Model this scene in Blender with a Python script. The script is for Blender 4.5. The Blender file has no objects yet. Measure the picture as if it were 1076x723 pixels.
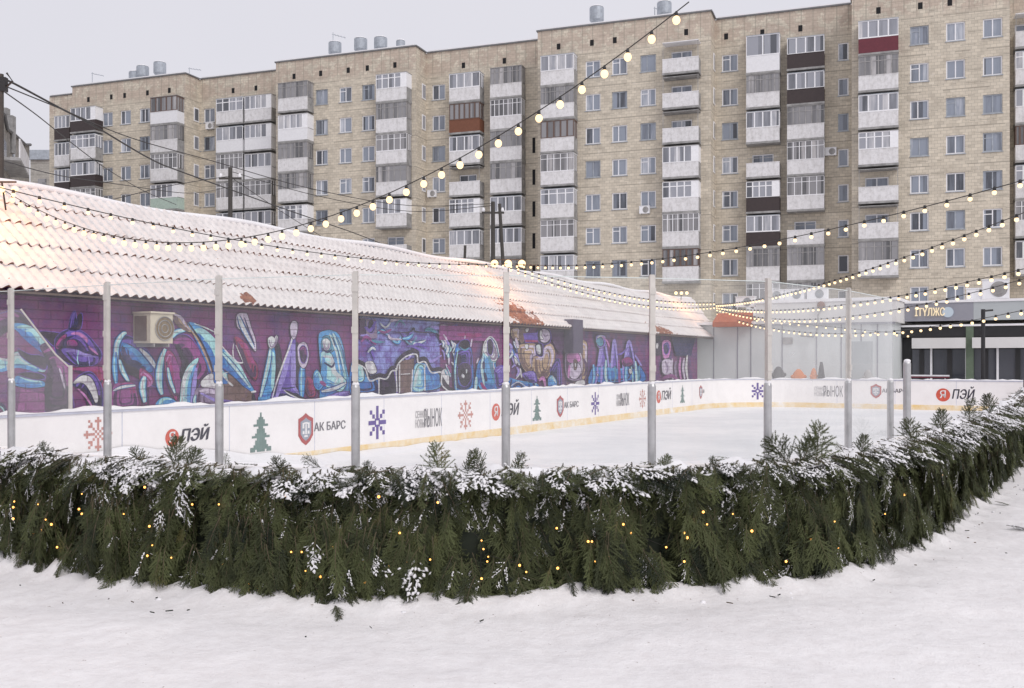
import bpy, bmesh, math, random
import numpy as np
from mathutils import Vector, Matrix, Euler, noise
random.seed(7); rng=np.random.default_rng(7)
C=bpy.context.scene.collection
F_=1046.0; U0=538.0; V0=380.0; HC=1.8
A1,A2=0.4819,0.8762          # rink axis: s=(A1,A2), r=(A2,-A1)

# ------------------------------------------------------------------ helpers
def RS(r,s,z=0.0): return Vector((A2*r+A1*s, -A1*r+A2*s, z))
def P(u,v,Y): return Vector(((u-U0)*Y/F_, Y, HC-(v-V0)*Y/F_))
def kk(u): return (u-U0)/F_
def s_on_r(u,r):
    Y=r/(A2*kk(u)-A1); return Y*(A1*kk(u)+A2),Y
def r_on_s(u,s):
    Y=s/(A1*kk(u)+A2); return Y*(A2*kk(u)-A1),Y
def zz(v,Y): return HC-(v-V0)*Y/F_

def tag(o,label=None,cat=None,group=None,kind=None):
    if label: o['label']=label
    if cat: o['category']=cat
    if group: o['group']=group
    if kind: o['kind']=kind
    return o
def empty(name,loc=(0,0,0),rz=0,label=None,cat=None,group=None):
    o=bpy.data.objects.new(name,None); C.objects.link(o); o.location=loc; o.rotation_euler=(0,0,rz)
    o.empty_display_size=0.2
    return tag(o,label,cat,group)
class MB:
    def __init__(s): s.v=[]; s.f=[]; s.m=[]
    def add(s,vs,fs,m=0):
        b=len(s.v); s.v+= [tuple(v) for v in vs]; s.f+=[tuple(b+i for i in f) for f in fs]; s.m+=[m]*len(fs)
    def quad(s,a,b,c,d,m=0): s.add([a,b,c,d],[(0,1,2,3)],m)
    def box(s,x0,x1,y0,y1,z0,z1,m=0,T=None):
        vs=[(x,y,z) for z in (z0,z1) for y in (y0,y1) for x in (x0,x1)]
        if T: vs=[T(*v) for v in vs]
        s.add(vs,[(0,2,3,1),(4,5,7,6),(0,1,5,4),(2,6,7,3),(1,3,7,5),(0,4,6,2)],m)
    def tube(s,pts,rad,n=6,m=0,cap=True):
        pts=[Vector(p) for p in pts]; N=len(pts)
        if not hasattr(rad,'__len__'): rad=[rad]*N
        vs=[];fs=[]
        for i,p in enumerate(pts):
            d=(pts[min(i+1,N-1)]-pts[max(i-1,0)]).normalized()
            a=d.cross(Vector((0,0,1)))
            if a.length<1e-3: a=d.cross(Vector((0,1,0)))
            a.normalize(); b=a.cross(d)
            for k in range(n):
                t=2*math.pi*k/n; vs.append(p+(a*math.cos(t)+b*math.sin(t))*rad[i])
        for i in range(N-1):
            for k in range(n):
                fs.append((i*n+k,i*n+(k+1)%n,(i+1)*n+(k+1)%n,(i+1)*n+k))
        if cap: fs.append(tuple(range(n))); fs.append(tuple(range((N-1)*n,N*n))[::-1])
        s.add(vs,fs,m)
    def lathe(s,c,prof,n=12,m=0):
        vs=[];fs=[]
        for (r,z) in prof:
            for k in range(n):
                t=2*math.pi*k/n; vs.append((c[0]+r*math.cos(t),c[1]+r*math.sin(t),c[2]+z))
        for i in range(len(prof)-1):
            for k in range(n): fs.append((i*n+k,i*n+(k+1)%n,(i+1)*n+(k+1)%n,(i+1)*n+k))
        fs.append(tuple(range(n))[::-1]); fs.append(tuple(range((len(prof)-1)*n,len(prof)*n)))
        s.add(vs,fs,m)
    def ball(s,c,r,m=0,nu=8,nv=5,sc=(1,1,1),jit=0):
        vs=[(c[0],c[1],c[2]+r*sc[2])];fs=[]
        for i in range(1,nv):
            ph=math.pi*i/nv
            for k in range(nu):
                t=2*math.pi*k/nu; q=1+random.uniform(-jit,jit)
                vs.append((c[0]+q*r*sc[0]*math.sin(ph)*math.cos(t),c[1]+q*r*sc[1]*math.sin(ph)*math.sin(t),c[2]+q*r*sc[2]*math.cos(ph)))
        vs.append((c[0],c[1],c[2]-r*sc[2])); L=len(vs)-1
        for k in range(nu):
            fs.append((0,1+k,1+(k+1)%nu)); fs.append((L,L-nu+(k+1)%nu,L-nu+k))
        for i in range(nv-2):
            for k in range(nu):
                a=1+i*nu+k;b=1+i*nu+(k+1)%nu; fs.append((a,a+nu,b+nu,b))
        s.add(vs,fs,m)
    def build(s,name,mats,parent=None,smooth=False):
        me=bpy.data.meshes.new(name); me.from_pydata(s.v,[],s.f)
        if not isinstance(mats,(list,tuple)): mats=[mats]
        for m in mats: me.materials.append(m)
        me.polygons.foreach_set('material_index',s.m)
        if smooth: me.polygons.foreach_set('use_smooth',[True]*len(s.f))
        me.update()
        o=bpy.data.objects.new(name,me); C.objects.link(o)
        if parent is not None: o.parent=parent
        return o
def copy_tree(o,parent=None):
    c=o.copy(); C.objects.link(c)
    if parent is not None: c.parent=parent
    for ch in list(o.children): copy_tree(ch,c)
    return c

# ------------------------------------------------------------------ materials
class NT:
    def __init__(s,name):
        s.mat=bpy.data.materials.new(name); s.mat.use_nodes=True; s.t=s.mat.node_tree; s.t.nodes.clear()
        s.out=s.n('ShaderNodeOutputMaterial'); s.b=s.n('ShaderNodeBsdfPrincipled'); s.l(s.b.outputs[0],s.out.inputs[0])
    def n(s,t,**k):
        x=s.t.nodes.new(t)
        for a,b in k.items(): setattr(x,a,b)
        return x
    def l(s,a,b): s.t.links.new(a,b)
    def coord(s,kind='Object',scale=(1,1,1)):
        c=s.n('ShaderNodeTexCoord'); m=s.n('ShaderNodeMapping'); m.inputs['Scale'].default_value=scale
        s.l(c.outputs[kind],m.inputs[0]); return m.outputs[0]
    def noise(s,vec,scale=5,detail=4,rough=.6):
        x=s.n('ShaderNodeTexNoise'); x.inputs['Scale'].default_value=scale; x.inputs['Detail'].default_value=detail; x.inputs['Roughness'].default_value=rough
        if vec: s.l(vec,x.inputs['Vector'])
        return x.outputs['Fac']
    def ramp(s,fac,stops):
        x=s.n('ShaderNodeValToRGB'); e=x.color_ramp.elements
        while len(e)<len(stops): e.new(.5)
        for i,(p,c) in enumerate(stops): e[i].position=p; e[i].color=(*c,1) if len(c)==3 else c
        s.l(fac,x.inputs[0]); return x.outputs[0]
    def mix(s,fac,a,b,mode='MIX'):
        x=s.n('ShaderNodeMix',data_type='RGBA',blend_type=mode)
        for sock,val in ((x.inputs[0],fac),(x.inputs[6],a),(x.inputs[7],b)):
            if hasattr(val,'is_linked') or hasattr(val,'links'): s.l(val,sock)
            elif isinstance(val,(int,float)): sock.default_value=val
            else: sock.default_value=(*val,1)
        return x.outputs[2]
    def bump(s,h,strength=.3,dist=.02):
        x=s.n('ShaderNodeBump'); x.inputs['Strength'].default_value=strength; x.inputs['Distance'].default_value=dist
        s.l(h,x.inputs['Height']); s.l(x.outputs[0],s.b.inputs['Normal'])
    def math(s,op,a,b=None,c=None):
        x=s.n('ShaderNodeMath',operation=op)
        for i,v in enumerate((a,b,c)):
            if v is None: continue
            if isinstance(v,(int,float)): x.inputs[i].default_value=v
            else: s.l(v,x.inputs[i])
        return x.outputs[0]
def plain(name,col,rough=.6,metal=0,var=.12,scale=6,emit=None,es=0,spec=.5):
    t=NT(name); v=t.coord('Object')
    f=t.noise(v,scale)
    c=t.ramp(f,[(.3,tuple(x*(1-var) for x in col)),(.7,tuple(min(1,x*(1+var)) for x in col))])
    t.l(c,t.b.inputs['Base Color']); t.b.inputs['Roughness'].default_value=rough; t.b.inputs['Metallic'].default_value=metal
    t.b.inputs['Specular IOR Level'].default_value=spec
    if emit: t.b.inputs['Emission Color'].default_value=(*emit,1); t.b.inputs['Emission Strength'].default_value=es
    return t.mat
M={}
# snow
t=NT('snow'); v=t.coord('Object'); f=t.noise(v,1.2,6,.6); g=t.noise(v,38,3,.7)
c=t.ramp(f,[(.3,(.80,.79,.81)),(.7,(.89,.88,.895))]); t.l(c,t.b.inputs['Base Color']); t.b.inputs['Roughness'].default_value=.75; t.b.inputs['Specular IOR Level'].default_value=.2
h=t.math('ADD',t.math('MULTIPLY',f,1.5),t.math('MULTIPLY',g,.35)); t.bump(h,.6,.04); M['snow']=t.mat
# ground snow, trodden: small crumbs, faint dirt
t=NT('trodden_snow'); v=t.coord('Object'); f=t.noise(v,.55,5,.55); g=t.noise(v,9,6,.65); d=t.noise(v,27,2,.5)
c=t.ramp(f,[(.3,(.80,.775,.775)),(.7,(.88,.86,.86))])
c2=t.ramp(d,[(.0,(.30,.27,.25)),(.235,(.62,.58,.56)),(.29,(1,1,1))]); c=t.mix(1.0,c,c2,'MULTIPLY')
c3=t.ramp(g,[(.25,(.90,.885,.88)),(.6,(1,1,1))]); c=t.mix(1.0,c,c3,'MULTIPLY')
t.l(c,t.b.inputs['Base Color']); t.b.inputs['Roughness'].default_value=.8; t.b.inputs['Specular IOR Level'].default_value=.15
h=t.math('ADD',t.math('MULTIPLY',g,1.0),t.math('MULTIPLY',t.noise(v,60,3,.6),.25)); t.bump(h,.42,.04); M['ground']=t.mat
# ice
t=NT('ice'); v=t.coord('Object'); f=t.noise(v,.35,6,.7); g=t.noise(v,6,5,.7)
c=t.ramp(f,[(.35,(.72,.73,.75)),(.6,(.87,.865,.875))]); vk=t.coord('Object',(9,.8,1)); k1=t.noise(vk,4,5,.75); vk2=t.coord('Object',(.8,9,1)); k2=t.noise(vk2,4,5,.75); kk_=t.math('MINIMUM',k1,k2); c=t.mix(1,c,t.ramp(kk_,[(.27,(.80,.82,.85)),(.38,(1,1,1))]),'MULTIPLY')
t.l(c,t.b.inputs['Base Color'])
t.l(t.ramp(g,[(.3,(.3,.3,.3)),(.7,(.7,.7,.7))]),t.b.inputs['Roughness']); t.bump(g,.12,.01); M['ice']=t.mat
# board plastic
t=NT('board_white'); v=t.coord('Object'); f=t.noise(v,1.4,7,.7)
c=t.ramp(f,[(.3,(.84,.81,.80)),(.6,(.92,.89,.88))]); vs_=t.coord('Object',(1,1,9)); sc_=t.noise(vs_,7,4,.7); c=t.mix(1,c,t.ramp(sc_,[(.24,(.72,.71,.72)),(.34,(1,1,1))]),'MULTIPLY'); t.l(c,t.b.inputs['Base Color']); t.b.inputs['Roughness'].default_value=.45; M['board']=t.mat
t=NT('kick_yellow'); v=t.coord('Object'); f=t.noise(v,1.6,6,.75)
c=t.ramp(f,[(.40,(.82,.60,.28)),(.58,(.86,.76,.60)),(.68,(.9,.88,.88))]); t.l(c,t.b.inputs['Base Color']); t.b.inputs['Roughness'].default_value=.5; M['kick']=t.mat
M['rail']=plain('rail_blue_grey',(.55,.56,.66),.4)
M['alu']=plain('aluminium',(.50,.50,.505),.36,.7,.14,9)
M['alu_pale']=plain('pale_painted_aluminium',(.62,.59,.55),.4,.3,.10,9)
M['black']=plain('black_metal',(.02,.02,.022),.5)
M['cable']=plain('cable_black',(.03,.027,.025),.6)
M['wood_pole']=plain('tarred_wood',(.06,.055,.05),.8)
# glass
def glassmat(name,haze,tint,rough=.02):
    t=NT(name); t.t.nodes.remove(t.b)
    tr=t.n('ShaderNodeBsdfTransparent'); tr.inputs[0].default_value=(*tint,1)
    df=t.n('ShaderNodeBsdfDiffuse'); df.inputs[0].default_value=(.85,.86,.86,1)
    gl=t.n('ShaderNodeBsdfGlossy'); gl.inputs['Roughness'].default_value=rough
    fr=t.n('ShaderNodeFresnel'); fr.inputs[0].default_value=1.45
    m1=t.n('ShaderNodeMixShader'); m2=t.n('ShaderNodeMixShader')
    v=t.coord('Object'); f=t.noise(v,1.3,6,.7)
    hz=t.n('ShaderNodeMapRange'); hz.inputs['From Min'].default_value=.3; hz.inputs['From Max'].default_value=.75
    hz.inputs['To Min'].default_value=haze*.45; hz.inputs['To Max'].default_value=haze*1.6; t.l(f,hz.inputs[0])
    t.l(hz.outputs[0],m1.inputs[0]); t.l(tr.outputs[0],m1.inputs[1]); t.l(df.outputs[0],m1.inputs[2])
    t.l(t.math('MULTIPLY',fr.outputs[0],.55),m2.inputs[0]); t.l(m1.outputs[0],m2.inputs[1]); t.l(gl.outputs[0],m2.inputs[2])
    t.l(m2.outputs[0],t.out.inputs[0]); return t.mat
M['glass']=glassmat('rink_glass',.10,(.975,.985,.98))
M['glass_glare']=glassmat('rink_glass_glare',.24,(.975,.985,.98))  # slanting reflection put into the pane as extra white haze
M['glass_edge']=plain('glass_edge',(.70,.76,.74),.3)
# facade stone
def facade(name,base,seed=0,sc=1.0):
    t=NT(name); tc=t.n('ShaderNodeTexCoord'); sp=t.n('ShaderNodeSeparateXYZ'); t.l(tc.outputs['Object'],sp.inputs[0])
    cb=t.n('ShaderNodeCombineXYZ'); t.l(t.math('ADD',sp.outputs[0],sp.outputs[1]),cb.inputs[0]); t.l(sp.outputs[2],cb.inputs[1])
    br=t.n('ShaderNodeTexBrick'); t.l(cb.outputs[0],br.inputs['Vector'])
    br.inputs['Scale'].default_value=sc; br.inputs['Brick Width'].default_value=.42; br.inputs['Row Height'].default_value=.235
    br.inputs['Mortar Size'].default_value=.018; br.inputs['Mortar Smooth'].default_value=.8; br.inputs['Bias'].default_value=-.1
    br.inputs['Color1'].default_value=(*base,1); br.inputs['Color2'].default_value=(*[x*.80 for x in base],1)
    br.inputs['Mortar'].default_value=(*[x*.60 for x in base],1)
    n1=t.noise(cb.outputs[0],1.1,6,.7); c=t.mix(.8,br.outputs['Color'],t.ramp(n1,[(.22,(.72,.69,.66)),(.5,(.97,.96,.95)),(.75,(1.10,1.07,1.03))]),'MULTIPLY')
    # joints of the wall panels: thin dark lines every storey and every 6 m
    w=t.math('PINGPONG',t.math('ADD',sp.outputs[2],.35),1.4); line=t.math('LESS_THAN',w,.035)
    c=t.mix(t.math('MULTIPLY',t.math('MULTIPLY',line,t.math('GREATER_THAN',t.noise(cb.outputs[0],.35,2,.5),.44)),.5),c,tuple(x*.28 for x in base))
    bl=t.noise(cb.outputs[0],2.2,3,.5); c=t.mix(t.math('MULTIPLY',t.math('GREATER_THAN',bl,.66),.22),c,(.75,.70,.64))
    w2=t.math('PINGPONG',t.math('ADD',sp.outputs[2],.1),.47); c=t.mix(t.math('MULTIPLY',t.math('MULTIPLY',t.math('LESS_THAN',w2,.03),t.math('GREATER_THAN',t.noise(cb.outputs[0],.6,3,.6),.5)),.45),c,tuple(x*.3 for x in base))
    # top storey band stained reddish grey
    mr=t.n('ShaderNodeMapRange'); mr.inputs['From Min'].default_value=27.6; mr.inputs['From Max'].default_value=28.3; t.l(sp.outputs[2],mr.inputs[0])
    n2=t.noise(cb.outputs[0],.9,4,.7); st=t.math('MULTIPLY',mr.outputs[0],t.math('GREATER_THAN',n2,.47)); 
    c=t.mix(t.math('MULTIPLY',st,.42),c,(base[0]*.62,base[1]*.5,base[2]*.5))
    vl=t.math('PINGPONG',t.math('ADD',sp.outputs[0],sp.outputs[1]),.45); vm=t.math('MULTIPLY',t.math('LESS_THAN',vl,.045),mr.outputs[0])
    c=t.mix(t.math('MULTIPLY',vm,.5),c,tuple(x*.45 for x in base))
    t.l(c,t.b.inputs['Base Color']); t.b.inputs['Roughness'].default_value=.85; t.b.inputs['Specular IOR Level'].default_value=.2
    t.bump(br.outputs['Fac'],-.4,.02) if False else None
    return t.mat
M['facade']=facade('sand_stone_tiles',(.66,.60,.50))
M['facade2']=facade('grey_stone_tiles',(.42,.40,.37))
# opaque looking window glass: reflects the sky, curtains vary per pane
def paneglass(name,dark,mid,light,sc=1.4):
    t=NT(name); oi=t.n('ShaderNodeObjectInfo'); tc=t.n('ShaderNodeTexCoord'); sp=t.n('ShaderNodeSeparateXYZ'); t.l(tc.outputs['Object'],sp.inputs[0])
    cb=t.n('ShaderNodeCombineXYZ')
    fx=t.math('FLOOR',t.math('MULTIPLY',t.math('ADD',sp.outputs[0],sp.outputs[1]),sc)); t.l(fx,cb.inputs[0])
    t.l(t.math('FLOOR',t.math('MULTIPLY',sp.outputs[2],.357)),cb.inputs[1]); t.l(oi.outputs['Random'],cb.inputs[2])
    wn=t.n('ShaderNodeTexWhiteNoise',noise_dimensions='3D'); t.l(cb.outputs[0],wn.inputs['Vector'])
    n=t.noise(t.coord('Object',(3.5,3.5,.5)),1,3,.6)
    f=t.math('ADD',t.math('MULTIPLY',wn.outputs['Value'],.7),t.math('MULTIPLY',n,.35))
    c=t.ramp(f,[(.2,dark),(.5,mid),(.78,mid),(.92,light)]); t.l(c,t.b.inputs['Base Color'])
    t.b.inputs['Roughness'].default_value=.08; t.b.inputs['Specular IOR Level'].default_value=.6; return t.mat
M['pane']=paneglass('window_glass',(.07,.075,.09),(.27,.30,.36),(.56,.58,.63))
M['bpane']=paneglass('balcony_glass',(.10,.105,.12),(.32,.33,.37),(.62,.61,.62),2.1)
M['opane']=paneglass('old_balcony_glass',(.10,.10,.105),(.27,.265,.275),(.52,.50,.50),2.7)
M['shopglass']=paneglass('shop_glass',(.03,.035,.045),(.08,.085,.10),(.16,.16,.17),.9)
M['white']=plain('white_plastic',(.82,.82,.84),.5,0,.06)
M['frame_grey']=plain('weathered_frames',(.33,.32,.315),.7,0,.3,3)
M['frame_brown']=plain('brown_frames',(.13,.085,.07),.6)
t=NT('weathered_concrete'); v=t.coord('Object'); f=t.noise(v,3.5,6,.75); v2=t.coord('Object',(5,5,1.2)); g=t.noise(v2,1.0,4,.7)
c=t.mix(1.0,t.ramp(f,[(.25,(.52,.515,.51)),(.55,(.74,.73,.74))]),t.ramp(g,[(.30,(.84,.83,.82)),(.55,(1,1,1))]),'MULTIPLY'); t.l(c,t.b.inputs['Base Color']); t.b.inputs['Roughness'].default_value=.85; M['concrete']=t.mat
M['slab']=plain('dark_slab',(.30,.295,.29),.9,0,.3,2)
M['p_w']=plain('panel_white',(.76,.76,.78),.5,0,.05)
M['p_k']=plain('panel_dark_brown',(.045,.032,.032),.6)
M['p_r']=plain('panel_burgundy',(.13,.022,.035),.5)
M['p_b']=plain('panel_red_brown',(.17,.065,.035),.6)
M['p_g']=plain('panel_pale_green',(.42,.52,.46),.6)
M['p_c']=M['concrete']
M['cap']=plain('dark_roof_edge',(.16,.16,.165),.6)
M['zinc']=plain('zinc_sheet',(.38,.41,.45),.5,.3,.2,3)
M['hole']=plain('dark_opening',(.012,.012,.014),.9)
M['pale_panel']=plain('pale_wall_panel',(.66,.69,.69),.5,0,.05,1)
M['off_white']=plain('off_white_sheet',(.68,.67,.66),.6,0,.06,1)
M['awning']=plain('red_awning',(.42,.115,.05),.7)
M['sign_grey']=plain('grey_cladding',(.30,.30,.34),.5,0,.06,1)
M['sign_pale']=plain('pale_grey_cladding',(.44,.47,.48),.5,0,.05,1)
M['beige']=plain('beige_plastic',(.60,.54,.42),.5,0,.08)
M['brown']=plain('brown_grille',(.20,.14,.07),.7,0,.3,30)
M['orange']=plain('orange_cloth',(.62,.20,.06),.7)
M['dark_cloth']=plain('dark_cloth',(.06,.055,.06),.8)
M['green_strip']=plain('green_strip',(.12,.16,.11),.7)
# lamps
def emi(name,col,st):
    t=NT(name); t.b.inputs['Base Color'].default_value=(.25,.18,.1,1); t.b.inputs['Emission Color'].default_value=(*col,1); t.b.inputs['Emission Strength'].default_value=st; return t.mat
M['bulb']=emi('lit_bulb',(1,.70,.38),1.8)
M['bulb_far']=emi('lit_bulb_far',(1,.71,.39),1.9)
M['fairy']=emi('fairy_bulb',(1,.43,.09),3.4)
M['sign_lit']=emi('lit_sign_letters',(1,.84,.58),.75)
M['sign_blue']=emi('lit_sign_disc',(.45,.68,.95),.5)
# roof tile : snow with bare red tile
def rooftile():
    t=NT('red_metal_tile'); v=t.coord('Object'); f=t.noise(v,2.5,4,.6)
    c=t.ramp(f,[(.3,(.12,.055,.04)),(.7,(.24,.11,.07))]); t.l(c,t.b.inputs['Base Color']); t.b.inputs['Roughness'].default_value=.5; return t.mat
M['tile']=rooftile()
# needles
def needle(name,a,b,c3,br=0.0):
    t=NT(name); oi=t.n('ShaderNodeObjectInfo'); v=t.coord('Object'); f=t.noise(v,14,3,.6); ge=t.n('ShaderNodeNewGeometry'); pn=t.noise(ge.outputs['Position'],3.1,3,.6)
    f2=t.math('ADD',t.math('ADD',t.math('MULTIPLY',oi.outputs['Random'],.50),t.math('MULTIPLY',f,.2)),t.math('MULTIPLY',t.math('SUBTRACT',pn,.30),.75))
    c=t.ramp(f2,[(.18,a),(.48,b),(.78,tuple(x*1.75 for x in b)),(.93,c3)]); t.l(c,t.b.inputs['Base Color']); t.b.inputs['Roughness'].default_value=.6; t.b.inputs['Specular IOR Level'].default_value=.25; return t.mat
M['needle']=needle('fir_needles',(.010,.016,.009),(.056,.065,.026),(.19,.145,.055))
M['bark']=plain('twig_bark',(.10,.07,.045),.8)
M['gap_shade_litter']=plain('gap_shade_and_litter',(.016,.021,.013),.95)  # painted gap shade of the hedge backing, also colour of loose needles

# ------------------------------------------------------------------ world, light, camera
scn=bpy.context.scene
w=bpy.data.worlds.new('World'); scn.world=w; w.use_nodes=True; nt=w.node_tree; nt.nodes.clear()
out=nt.nodes.new('ShaderNodeOutputWorld'); bg=nt.nodes.new('ShaderNodeBackground'); sky=nt.nodes.new('ShaderNodeTexSky')
sky.sky_type='NISHITA'; sky.sun_disc=False; sky.sun_elevation=math.radians(43); sky.sun_rotation=math.radians(148); sky.dust_density=5; sky.air_density=1.2
bg.inputs[1].default_value=.10
hs=nt.nodes.new('ShaderNodeHueSaturation'); hs.inputs['Saturation'].default_value=.25; nt.links.new(sky.outputs[0],hs.inputs['Color'])
mx=nt.nodes.new('ShaderNodeMix'); mx.data_type='RGBA'; mx.inputs[0].default_value=.88
# overcast cloud layer: even grey-lavender, faint mottling
tc=nt.nodes.new('ShaderNodeTexCoord'); ns=nt.nodes.new('ShaderNodeTexNoise'); ns.inputs['Scale'].default_value=1.6; ns.inputs['Detail'].default_value=4; nt.links.new(tc.outputs['Generated'],ns.inputs['Vector'])
rp=nt.nodes.new('ShaderNodeValToRGB'); rp.color_ramp.elements[0].position=.3; rp.color_ramp.elements[0].color=(7.3,7.25,7.95,1); rp.color_ramp.elements[1].position=.7; rp.color_ramp.elements[1].color=(7.85,7.75,8.4,1)
nt.links.new(ns.outputs['Fac'],rp.inputs[0]); nt.links.new(hs.outputs[0],mx.inputs[6]); nt.links.new(rp.outputs[0],mx.inputs[7])
nt.links.new(mx.outputs[2],bg.inputs[0]); nt.links.new(bg.outputs[0],out.inputs[0])
sl=bpy.data.lights.new('sun','SUN'); sl.energy=1.2; sl.angle=math.radians(30); sl.color=(1,.96,.93)
so=bpy.data.objects.new('sun',sl); C.objects.link(so); so.rotation_euler=(math.radians(47),0,math.radians(32))
cam=bpy.data.cameras.new('camera'); co=bpy.data.objects.new('camera',cam); C.objects.link(co); scn.camera=co
cam.lens=35.0; cam.sensor_width=36; cam.shift_y=(V0-361.5)/1076; cam.clip_end=1500; cam.clip_start=.05
co.location=(0,0,HC); co.rotation_euler=(math.radians(90),0,0)
vs=scn.view_settings; vs.view_transform='Standard'; vs.look='None'; vs.gamma=1; vs.exposure=0.06; vs.use_curve_mapping=False
scn.cycles.max_bounces=8; scn.cycles.transparent_max_bounces=16

# ------------------------------------------------------------------ rink paths
def catmull(pts,n=8,closed=False):
    out=[]; N=len(pts)
    for i in range(N-1 if not closed else N):
        p0=pts[(i-1)%N] if (closed or i>0) else pts[0]; p1=pts[i%N]; p2=pts[(i+1)%N]; p3=pts[(i+2)%N] if (closed or i+2<N) else pts[-1]
        for k in range(n):
            t=k/n
            out.append(tuple(.5*((2*b)+(-a+c)*t+(2*a-5*b+4*c-d)*t*t+(-a+3*b-3*c+d)*t**3) for a,b,c,d in zip(p0,p1,p2,p3)))
    if not closed: out.append(tuple(pts[-1]))
    return out
hb=[(-12.4,5.5),(-10,5.5),(-8.2,5.5),(-6.4,5.42),(-4.93,5.6),(-3.9,6.08),(-3.18,6.65),(-2.35,7.38),(-1.75,8.05),(-1.42,8.9),(-1.15,10.6),(-.95,13.5),(-.72,17),(-.6,20),(-.55,25),(-.5,31),(-.5,38.6)]
base=catmull(hb,12)
class Path:
    def __init__(s,pts):
        s.p=np.array(pts,float); d=np.diff(s.p,axis=0); s.L=np.concatenate([[0],np.cumsum(np.hypot(d[:,0],d[:,1]))]); s.len=s.L[-1]
    def at(s,l):
        x=np.interp(l,s.L,s.p[:,0]); y=np.interp(l,s.L,s.p[:,1])
        x2=np.interp(l+.12,s.L,s.p[:,0]); y2=np.interp(l+.12,s.L,s.p[:,1]); x1=np.interp(l-.12,s.L,s.p[:,0]); y1=np.interp(l-.12,s.L,s.p[:,1])
        t=np.array([x2-x1,y2-y1]); t/=np.hypot(*t)+1e-9
        return np.array([x,y]),t
    def off(s,d):  # offset, positive = outwards (right of travel)
        q=[]
        for l in s.L:
            p,t=s.at(l); q.append((p[0]+t[1]*d,p[1]-t[0]*d))
        return Path(q)
    def find_u(s,u,l0=0):
        best=None; prev=None
        for l in np.arange(l0,s.len,.03):
            p,_=s.at(l); w_=RS(*p); uu=U0+F_*w_.x/w_.y
            if prev is not None and (prev-u)*(uu-u)<=0: return l
            prev=uu
        return s.len
HB=Path(base); BP=HB.off(-.50)     # hedge outer foot, near board line
def W2(p,z): return RS(p[0],p[1],z)

# ------------------------------------------------------------------ ground
xs=np.concatenate([[-700,-400,-200,-110,-60,-35,-22,-15],np.arange(-11,14,.075),[15,18,24,32,45,70,120,220,450,800]])
ys=np.concatenate([[-60,-25,-8,0,1.5],np.arange(2.6,13.5,.075),np.arange(13.6,24,.3),[25,28,32,38,46,60,85,130,220,400,800,1300]])
bw=np.array([tuple(RS(*p))[:2] for p in HB.p[::2]])
XX,YY=np.meshgrid(xs,ys); Z=np.zeros_like(XX)
near=(XX>-12)&(XX<15)&(YY>1)&(YY<25)
for (i,j) in zip(*np.nonzero(near)):
    x,y=XX[i,j],YY[i,j]
    z=.030*noise.noise((x*.7,y*.7,0))+.020*noise.noise((x*2.1,y*2.1,3))+.010*noise.noise((x*6,y*6,7))
    q=.5+.5*noise.noise((x*1.7,y*1.7,9)); 
    d=np.min(np.hypot(bw[:,0]-x,bw[:,1]-y)) if y<24 else 9
    q2=max(0,noise.noise((x*5,y*5,21))); z+=(.03+.12*q+.14*q2)*math.exp(-(d/.16)**2)+.03*math.exp(-(d/.6)**2)
    z+=-.035*max(0,noise.noise((x*2.9,y*3.3,31))-.18); c=noise.noise((x*11,y*11,5)); z+=max(0,c-.35)*.05*(1 if d<1.2 else .5)
    Z[i,j]=z
nx,ny=len(xs),len(ys)
V=np.stack([XX.ravel(),YY.ravel(),Z.ravel()],1)
idx=np.arange(nx*ny).reshape(ny,nx); Fq=np.stack([idx[:-1,:-1].ravel(),idx[:-1,1:].ravel(),idx[1:,1:].ravel(),idx[1:,:-1].ravel()],1)
def npmesh(name,V,Fq,mats,mi=None,smooth=True,parent=None):
    me=bpy.data.meshes.new(name); me.vertices.add(len(V)); me.vertices.foreach_set('co',np.ascontiguousarray(V,dtype=np.float32).ravel())
    k=Fq.shape[1]; me.loops.add(Fq.size); me.loops.foreach_set('vertex_index',np.ascontiguousarray(Fq,dtype=np.int32).ravel())
    me.polygons.add(len(Fq)); me.polygons.foreach_set('loop_start',np.arange(0,Fq.size,k,dtype=np.int32)); me.polygons.foreach_set('loop_total',np.full(len(Fq),k,dtype=np.int32))
    for m in (mats if isinstance(mats,list) else [mats]): me.materials.append(m)
    if mi is not None: me.polygons.foreach_set('material_index',np.asarray(mi,dtype=np.int32))
    if smooth: me.polygons.foreach_set('use_smooth',np.ones(len(Fq),dtype=bool))
    me.update(calc_edges=True); me.validate()
    o=bpy.data.objects.new(name,me); C.objects.link(o)
    if parent is not None: o.parent=parent
    return o
tag(npmesh('ground',V,Fq,M['ground']),'trodden snow covering the square',kind='structure')

# inner outline of the rink
LW=-11.47; FS=38.6; RC=3.0
ringpts=[(LW,6.4),(LW,12),(LW,20),(LW,30),(LW,FS-RC)]
for k in range(1,10):
    a=math.pi-k*math.pi/2/9*1.0; ringpts.append((LW+RC+RC*math.cos(a),FS-RC+RC*math.sin(a)))
ringpts+= [(-5,FS),(-1.1,FS)]
dense=[]
for (a,b) in zip(ringpts[:-1],ringpts[1:]):
    n=max(1,int(math.hypot(b[0]-a[0],b[1]-a[1])/.4))
    for i in range(n): dense.append((a[0]+(b[0]-a[0])*i/n,a[1]+(b[1]-a[1])*i/n))
dense.append(ringpts[-1]); FB=Path(dense)     # far board line, outward of rink is LEFT of travel
mb=MB(); poly=[RS(p[0],p[1],.06) for p in dense]+[RS(p[0],p[1],.06) for p in BP.p[::-1] if p[0]>LW-.3]
mb.add(poly,[tuple(range(len(poly)))[::-1]]); me=mb.build('ice_surface',M['ice'])
bm=bmesh.new(); bm.from_mesh(me.data); bmesh.ops.triangulate(bm,faces=bm.faces[:])
for f in bm.faces:
    if f.normal.z<0: f.normal_flip()
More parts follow.
